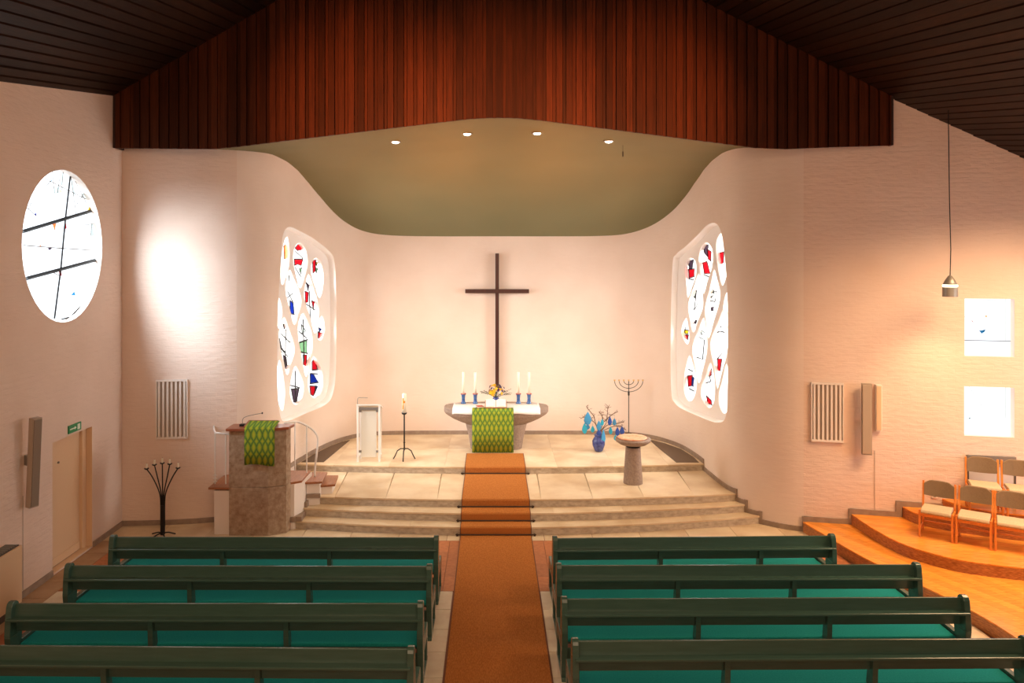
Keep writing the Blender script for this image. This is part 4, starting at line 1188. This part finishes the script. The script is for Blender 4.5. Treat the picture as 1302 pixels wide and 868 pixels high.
mn = thing('menorah', 'tall thin black seven-armed floor candlestick behind the font', 'candlestick', (3.355, 18.85, .6))
topz = 5 - (484 - 330) * 18.85 / 980 - .6
MB().tube([(0, 0, .14), (0, 0, topz)], .010, 8).build('pole', BLACK, mn); MB().lathe([(.02, 1.08), (.024, 1.1), (.024, 1.17), (.012, 1.19)], 10).build('collar', BLACK, mn)
for a in (.35, PI - .35, -PI / 2):
    c, s_ = math.cos(a), math.sin(a)
    MB().tube([(0, 0, .17), (c * .07, s_ * .07, .15), (c * .17, s_ * .17, .012)], .010, 6).build('leg', BLACK, mn)
for R, zc in ((.345, topz), (.235, topz), (.12, topz)):
    m = MB(); m.tube([(-R * math.cos(PI * k / 16), 0, zc - R * .78 * math.sin(PI * k / 16)) for k in range(17)], .0075, 6); m.build('arm', BLACK, mn)
for x in (-.345, -.235, -.12, 0, .12, .235, .345):
    MB().lathe([(.008, topz - .01), (.022, topz + .012), (.022, topz + .03), (.006, topz + .03)], 8, c=(x, 0)).build('candle_cup', GOLD, mn)

# ------------------------------------------------------------------ pulpit
pu = thing('pulpit', 'raised concrete pulpit with wooden rim, white railings and short stair', 'pulpit', (-4.26, 14.0, 0))
def L_(p): return (p[0] + 4.26, p[1] - 14.0)
front = [L_(p) for p in [(-4.76, 13.97), (-4.05, 13.96), (-3.755, 14.10), (-3.72, 14.28), (-4.76, 14.28)]]
MB().prism_z(front, 0, .873).build('lower_block', CONCRETE, pu, bevel=.006)
MB().prism_z(front, .88, 1.90).build('upper_block', CONCRETE, pu, bevel=.006)
MB().prism_z([L_(p) for p in [(-4.80, 13.91), (-4.03, 13.90), (-3.70, 14.06), (-3.66, 14.34), (-4.80, 14.34)]], 1.90, 1.95).build('rim', REDWOOD, pu, bevel=.008)
MB().prism_x([(14.02 - 14, 1.95), (14.30 - 14, 1.95), (14.32 - 14, 2.02), (14.02 - 14, 1.97)], -.25, .3).build('desk', REDWOOD, pu)
# platform and white base
MB().box(*L_((-5.05, 14.03)), 0, *L_((-3.9, 15.1)), .80).build('base', WHITE, pu, bevel=.004)
MB().prism_z([L_(p) for p in [(-5.14, 13.98), (-4.74, 13.98), (-4.74, 14.3), (-3.72, 14.3), (-3.55, 14.42), (-3.55, 15.12), (-5.12, 15.12)]], .83, .87).build('platform', TREAD, pu, bevel=.004)
MB().box(*L_((-5.13, 15.10)), .87, *L_((-4.6, 15.14)), .95).build('kerb', SKIRT, pu)
# stair to the chancel: stepped white base with wooden treads
sb = [((-3.92, 14.05), (-3.50, 15.12), .80), ]
MB().prism_z([L_(p) for p in [(-3.95, 14.25), (-3.66, 14.3), (-3.56, 14.6), (-3.52, 15.12), (-3.95, 15.12)]], .0, .83).build('stair_base', WHITE, pu)
MB().prism_z([L_(p) for p in [(-3.54, 14.75), (-3.30, 14.80), (-3.32, 15.35), (-3.54, 15.35)]], .30, .72).build('stair_base', WHITE, pu)
MB().prism_z([L_(p) for p in [(-3.58, 14.68), (-3.24, 14.74), (-3.28, 15.40), (-3.58, 15.40)]], .72, .76).build('tread', TREAD, pu, bevel=.004)
MB().prism_z([L_(p) for p in [(-3.34, 14.95), (-3.10, 15.0), (-3.14, 15.55), (-3.34, 15.55)]], .40, .60).build('stair_base', WHITE, pu)
MB().prism_z([L_(p) for p in [(-3.36, 14.88), (-3.04, 14.97), (-3.10, 15.60), (-3.36, 15.60)]], .60, .64).build('tread', TREAD, pu, bevel=.004)
# skirting round the stair base above each altar step
m = MB()
m.box(*L_((-3.80, 14.24)), .15, *L_((-3.63, 14.28)), .24); m.box(*L_((-3.66, 14.28)), .15, *L_((-3.52, 14.62)), .24); m.box(*L_((-3.55, 14.62)), .30, *L_((-3.5, 14.9)), .40); m.box(*L_((-3.54, 14.72)), .45, *L_((-3.28, 14.78)), .52)
m.build('skirting', SKIRT, pu)
# railings
def rp_(px, py, Z): p = at(px, py, Z); return (p.x + 4.26, Z - 14.0, p.z)
RAIL = [rp_(291, 552, 14.1), rp_(274, 550, 14.15), rp_(272.5, 547, 14.2), rp_(271.5, 539, 15.0)]
MB().tube(RAIL, .018, 8).build('handrail', WHITE_METAL, pu, smooth=True)
for px, yb_ in ((273.5, 615), (287, 615)):
    MB().tube([rp_(px, 551, 14.12), rp_(px, yb_, 14.12)], .013, 8).build('baluster', WHITE_METAL, pu)
for z in (604, 608, 612): MB().tube([rp_(271, z, 14.08), rp_(276, z, 14.08)], .008, 6).build('bracket', WHITE_METAL, pu)
R2 = [rp_(362, 538, 14.35), rp_(375, 536, 14.8), rp_(384, 538, 14.9), rp_(394, 543.5, 15.0), rp_(401, 550, 15.02), rp_(404, 558, 15.04), rp_(403, 575, 15.05), rp_(401, 590, 15.06), rp_(400, 606, 15.06)]
MB().tube(smooth_line([Vector(p) for p in R2], 4), .02, 8).build('handrail', WHITE_METAL, pu, smooth=True)
for px, y0, y1, Z in ((375, 537, 598, 14.8), (390, 541, 604, 14.95)):
    MB().tube([rp_(px, y0, Z), rp_(px, y1, Z)], .013, 8).build('baluster', WHITE_METAL, pu)
MB().lathe([(.05, 0), (.05, .015), (.02, .03)], 14, c=(rp_(400.5, 606, 15.06)[0], 1.06)).build('foot_plate', WHITE_METAL, pu).location.z = .645
mic = thing('microphone', 'thin gooseneck microphone on the pulpit rim', 'microphone', (-4.56, 14.12, 1.95))
MB().box(-.05, -.03, 0, .05, .05, .04).build('base', BLACK, mic)
MB().tube(smooth_line([Vector(p) for p in [(0, 0, .04), (0.0, 0, .12), (.05, .0, .17), (.2, .0, .21), (.36, .0, .24)]], 4), .005, 6).build('gooseneck', GREY, mic); MB().lathe([(.008, .225), (.014, .235), (.014, .25), (.006, .258)], 8, c=(.36, 0)).build('head', BLACK, mic)
m = MB()
x0, x1 = at(311, 0, 13.9).x, at(349.5, 0, 13.9).x; cx_ = (x0 + x1) / 2
for i in range(13):
    x = (x0 + (x1 - x0) * i / 12) - cx_
    for j, (y, z) in enumerate([(.30, 2.02), (.10, 1.985), (-.02, 1.965), (-.035, 1.93), (-.04, 1.6), (-.045, 1.29 + .02 * math.sin(i * .4))]):
        m.v.append((x * (1 - .02 * (j == 5)), y + .006 * math.sin(i * 1.3 + j), z - 1.95))
for i in range(12):
    for j in range(5): m.f.append((i * 6 + j, i * 6 + j + 1, (i + 1) * 6 + j + 1, (i + 1) * 6 + j))
ph = m.build('pulpit_hanging', TEXTILE, smooth=True); ph.location = (cx_, 13.92, 1.96); md = ph.modifiers.new('t', 'SOLIDIFY'); md.thickness = .005
tag(ph, 'green and yellow woven hanging over the pulpit front', 'textile')

# ------------------------------------------------------------------ five-armed candle tree at left
ct = thing('candle_tree', 'black iron floor candelabrum fanning into five arms at left', 'candelabrum', (-5.965, 13.98, 0))
def cl(px, py): return Vector(((px - 207.5) / F * 13.98, 0, 5 - (py - 330) / F * 13.98))
heads = [(187, 596), (197, 591), (207, 589), (216.5, 590), (227, 595)]
for i, (hx, hy) in enumerate(heads):
    off = (i - 2) * .018
    pts = [cl(207.5, 668) + Vector((off, 0, 0)), cl(207.5, 640) + Vector((off, 0, 0)), cl(207.5 + (hx - 207.5) * .22, 625), cl(207.5 + (hx - 207.5) * .62, 607), cl(hx, hy)]
    arm = MB().tube(smooth_line(pts, 4), .0115, 6).build('arm', BLACK, ct, smooth=True)
    b = cl(hx, hy)
    MB().lathe([(.012, 0), (.04, .015), (.042, .03), (.02, .03)], 12, c=(b.x, 0)).build('candle_cup', BLACK, arm).location.z = b.z - .015
    c = thing('small_candle', 'short white candle on the black candelabrum, %s arm' % ['leftmost', 'second', 'middle', 'fourth', 'rightmost'][i], 'candle', (-5.965 + b.x, 13.98, b.z + .015), 0, 'short candles on the five-armed candelabrum')
    MB().lathe([(.018, 0), (.018, .075), (.004, .08)], 10).build('wax', WAX, c); MB().tube([(0, 0, .08), (0, 0, .095)], .002, 4).build('wick', BLACK, c)
MB().tube([(0, 0, .02), (0, 0, .55)], [.042, .038], 10).build('stem', BLACK, ct)
for a in (.25, PI - .25, -1.0, PI + 1.0):
    MB().tube([(0, 0, .05), (math.cos(a) * .1, math.sin(a) * .1, .05), (math.cos(a) * .22, math.sin(a) * .22, .012)], .012, 6).build('foot', BLACK, ct)

# ------------------------------------------------------------------ wall grilles, loudspeakers, sign, radiators
def wall_grille(px0, px1, py0, py1, nslat, label, rng):
    a = wall_hit(px0, py0, 0, rng); b = wall_hit(px1, py1, 0, rng)
    p0, p1 = pos(a[0]), pos(b[0]); W = (p1 - p0).length; rz = math.atan2(p1.y - p0.y, p1.x - p0.x); H = a[1] - b[1]
    t = thing('wall_grille', label, 'vent grille', (p0.x, p0.y, b[1]), rz)
    fw = .018
    MB().box(0, -.055, 0, W, -.005, .035).build('frame_rail', WHITE, t); MB().box(0, -.055, H - .035, W, -.005, H).build('frame_rail', WHITE, t)
    MB().box(0, -.05, .0, fw, -.005, H).build('frame_post', WHITE, t); MB().box(W - fw, -.05, 0, W, -.005, H).build('frame_post', WHITE, t)
    for i in range(nslat):
        x = fw + (W - 2 * fw) * (i + .5) / nslat
        MB().box(x - .017, -.045, .02, x + .017, -.008, H - .02).build('slat', WHITE, t)
    MB().box(.005, -.006, .01, W - .005, .004, H - .01).build('backing', BEIGE, t)
wall_grille(199, 239, 482.5, 556.5, 7, 'white slatted vent grille on the wall above the five-armed candelabrum', (0, s_of(-5, 14.8)))
wall_grille(1031, 1072, 485.5, 562, 7, 'white slatted vent grille on the right wall left of the loudspeaker', (s_of(5.4, 14.36), S[-1]))

def box_thing(name, label, cat, parts, loc, rz=0, bevel=.004):
    t = thing(name, label, cat, loc, rz)
    for nm, bx, mt in parts: MB().box(*bx).build(nm, mt, t, bevel=bevel)
    return t
rngR = (s_of(5.75, 14.2), S[-1])
a = wall_hit(1103, 487, 0, rngR); q = pos(a[0]); zt_ = 5 - (487 - 330) * (q.y - .1) / F; zb2 = 5 - (577 - 330) * (q.y - .1) / F
box_thing('loudspeaker', 'tall narrow beige column loudspeaker on the right wall', 'loudspeaker', [('cabinet', (-.085, -.13, 0, .085, -.04, zt_ - zb2), BEIGE), ('front_cloth', (-.07, -.145, .02, .07, -.128, zt_ - zb2 - .02), mat('speaker_cloth', (.50, .40, .30), .9)),
          ('wall_bracket', (-.03, -.045, .5, .03, .01, .6), GREY)], (q.x - .05, q.y - .05, zb2), -.35)
a = wall_hit(1116, 487, 0, rngR); q = pos(a[0]); zb3 = 5 - (547 - 330) * q.y / F
box_thing('loudspeaker', 'short slim cream loudspeaker right of the tall one on the right wall', 'loudspeaker', [('cabinet', (-.05, -.08, 0, .05, -.01, zt_ - zb3 - .03), WHITE), ('front_cloth', (-.04, -.09, .02, .04, -.078, zt_ - zb3 - .05), DOORP)], (q.x, q.y, zb3), -.2)
m = MB(); a = wall_hit(1112, 577, 0, rngR); p1 = P3(a[0], zb2 + .05, -.008); m.tube([p1, P3(a[0], .45, -.008)], .004, 4)
tag(m.build('wall_cable', BEIGE), 'thin cable running down the right wall from the loudspeaker', 'cable')
Zs = 11.6
box_thing('loudspeaker', 'long beige column loudspeaker on the left wall above the radiator cover', 'loudspeaker', [('cabinet', (-.07, -.10, 0, .07, 0, 1.33), BEIGE), ('front_cloth', (-.06, -.115, .02, .06, -.098, 1.31), mat('dark_speaker_cloth', (.26, .20, .15), .9)), ('wall_bracket', (-.03, 0, .6, .03, .13, .75), GREY)],
          (XL + .09, 11.45, 1.34), 1.15).rotation_euler.x = .06
m = MB(); m.tube([(XL + .006, 11.42, 1.5), (XL + .006, 11.42, .1)], .004, 4); tag(m.build('wall_cable', BEIGE), 'thin cable running down the left wall from the loudspeaker', 'cable')
sg = thing('exit_sign', 'small green exit sign on the left wall above the door', 'sign', (XL, 12.83, 2.14))
MB().box(0.0, -.19, 0, .02, .19, .13).build('plate', SIGNG, sg)
m = MB()
m.box(.020, -.16, .055, .022, -.02, .075)
m.add([(.0215, -.02, .035), (.0215, .04, .065), (.0215, -.02, .095)], [(0, 1, 2)])
m.box(.020, .07, .02, .022, .15, .11)
m.build('pictogram', SIGNW, sg)
rc = thing('radiator_cover', 'cream radiator cover with dark top grille at the bottom left', 'radiator', (XL, 9.5, 0))
MB().box(.0, -1.6, .12, .25, 1.5, .93).build('front_panel', DOORP, rc, bevel=.004)
MB().box(.0, -1.6, .0, .22, 1.48, .12).build('plinth', DARKGREY, rc)
MB().box(.03, -1.6, .93, .22, 1.48, .945).build('top_frame', DARKGREY, rc)
m = MB()
for i in range(60): m.box(.045, -1.58 + i * .051, .945, .205, -1.56 + i * .051, .955)
m.build('top_slats', GREY, rc)['kind'] = 'stuff'
MB().box(-.0, -1.6, .93, .03, 1.2, 1.0).build('wall_rail', DOORP, rc)
# radiator behind the choir chairs
a = wall_hit(1228, 577, .0, rngR); b = wall_hit(1290, 577, .0, rngR); p0, p1 = pos(a[0]), pos(b[0]); W = (p1 - p0).length; rz = math.atan2(p1.y - p0.y, p1.x - p0.x)
rd = thing('radiator', 'grey flat radiator on the right wall behind the back row of chairs', 'radiator', (p0.x, p0.y, .78), rz)
ht = a[1] - .78
MB().box(0, -.07, ht - .14, W, -.015, ht).build('top_panel', GREY, rd, bevel=.004); MB().box(0, -.06, 0, .03, -.015, ht - .14).build('side_post', DARKGREY, rd); MB().box(W - .03, -.06, 0, W, -.015, ht - .14).build('side_post', DARKGREY, rd)
MB().box(.03, -.05, .05, W - .03, -.02, ht - .20).build('panel', mat('pale_grey_panel', (.55, .55, .55), .3), rd); MB().box(0, -.065, 0, W, -.015, .05).build('bottom_rail', DARKGREY, rd)
so = thing('wall_socket', 'small cream wall socket behind the leftmost choir chair', 'socket', P3(wall_hit(1188, 635, 0, rngR)[0], .66 + .13, -.01), -.2)
MB().box(-.05, -.012, -.04, .05, 0, .04).build('plate', WHITE, so, bevel=.003); MB().box(-.02, -.016, -.02, .02, -.01, .02).build('insert', GREY, so)

# ------------------------------------------------------------------ pendant lamp
PX, PY = (1208 - CX) / F * 13.0, 13.0
pz = roof_z(PX, PY); lz = 5 - (377 - 330) * 13 / F
pl = thing('pendant_lamp', 'small grey bell-shaped pendant lamp on a long cord', 'pendant lamp', (PX, PY, lz))
MB().tube([(-.03, 0, pz - lz + .02), (-.01, 0, 1.6), (.012, 0, .8), (.0, 0, .34)], .0085, 6).build('cord', BLACK, pl)
MB().lathe([(.01, .36), (.03, .35), (.075, .28), (.112, .205), (.11, .20), (.02, .3)], 24).build('cap', GREY, pl, smooth=True)
MB().lathe([(.108, .165), (.113, .17), (.113, .20), (.105, .205)], 24).build('light_ring', GLOW, pl)
MB().lathe([(.118, 0), (.118, .16), (.10, .165), (.10, .01)], 24).build('shade', GREY, pl, smooth=False)
MB().lathe([(.05, .03), (.06, .08), (.03, .12)], 12).build('bulb', BULB, pl)
l = spot('pendant_light', (PX, PY, lz - .02), (PX - .1, PY - .1, 0), 70, (1.0, .72, .4), math.radians(110), .8, .08)

# ------------------------------------------------------------------ choir chairs
def make_chair():
    t = thing('choir_chair', '', 'chair', (0, 0, 0), 0, 'upholstered choir chairs')
    W, D = .235, .44       # half width, depth ; local y=0 front, +y back
    for sx in (-1, 1):
        MB().box(sx * W - .016, 0, 0, sx * W + .016, .035, .46).build('front_leg', CHAIRW, t, bevel=.004)
        MB().prism_x([(D, 0), (D + .032, 0), (D + .04, .46), (D + .09, .83), (D + .06, .835), (D + .008, .46)], sx * W - .016, sx * W + .016).build('rear_leg', CHAIRW, t, bevel=.004)
        MB().box(sx * W - .012, .03, .36, sx * W + .012, D + .01, .40).build('side_rail', CHAIRW, t)
        MB().box(sx * W - .012, .03, .10, sx * W + .012, D + .01, .13).build('side_stretcher', CHAIRW, t)
    MB().box(-W, .005, .355, W, .03, .40).build('front_rail', CHAIRW, t); MB().box(-W, D, .14, W, D + .025, .165).build('rear_stretcher', CHAIRW, t)
    m = MB(); sec = [(-.01, .405), (-.025, .43), (-.01, .465), (.05, .483), (.25, .475), (D + .0, .462), (D + .01, .41)]
    m.prism_x(sec, -W + .018, W - .018); m.build('seat', SEATF, t, bevel=.012)
    # backrest: curved plan, chamfered top corners
    cols = []
    n = 12
    for i in range(n + 1):
        u = -1 + 2 * i / n; x = u * (W - .012)
        yb = D + .065 + .035 * (1 - u * u)
        zt2 = .85 - max(0, abs(u) - .62) / .38 * .055; zb_ = .60 - .018 * (1 - u * u)
        cols.append((x, yb, zb_, zt2))
    m = MB()
    for x, yb, z0, z1 in cols:
        m.v += [(x, yb - .045, z0), (x, yb - .02, z1 - .01), (x, yb, z1), (x, yb + .01, z1 - .01), (x, yb - .012, z0)]
    for i in range(n):
        for j in range(5): m.f.append((i * 5 + j, i * 5 + (j + 1) % 5, (i + 1) * 5 + (j + 1) % 5, (i + 1) * 5 + j))
    m.f += [(0, 1, 2, 3, 4), (n * 5 + 4, n * 5 + 3, n * 5 + 2, n * 5 + 1, n * 5)]
    m.build('backrest', BACKF, t)
    return t
ch0 = make_chair()
spots_ = [((7.12, 12.85), (7.52, 12.56), .38, 'beige and beech choir chair, leftmost of the front row'), ((7.55, 12.54), (7.95, 12.25), .38, 'beige and beech choir chair, second in the front row'),
          ((7.98, 12.23), (8.40, 11.96), .38, 'beige and beech choir chair in the front row cut by the right edge'),
          ((8.0, 12.92), (8.46, 12.71), .75, 'beige and beech choir chair in the back row in front of the radiator'), ((8.49, 12.70), (8.95, 12.50), .75, 'beige and beech choir chair in the back row cut by the right edge')]
for i, (a, b, h, lb) in enumerate(spots_):
    o = ch0 if i == 0 else copy_tree(ch0)
    o.location = ((a[0] + b[0]) / 2, (a[1] + b[1]) / 2, h); o.rotation_euler = (0, 0, math.atan2(b[1] - a[1], b[0] - a[0])); o['label'] = lb
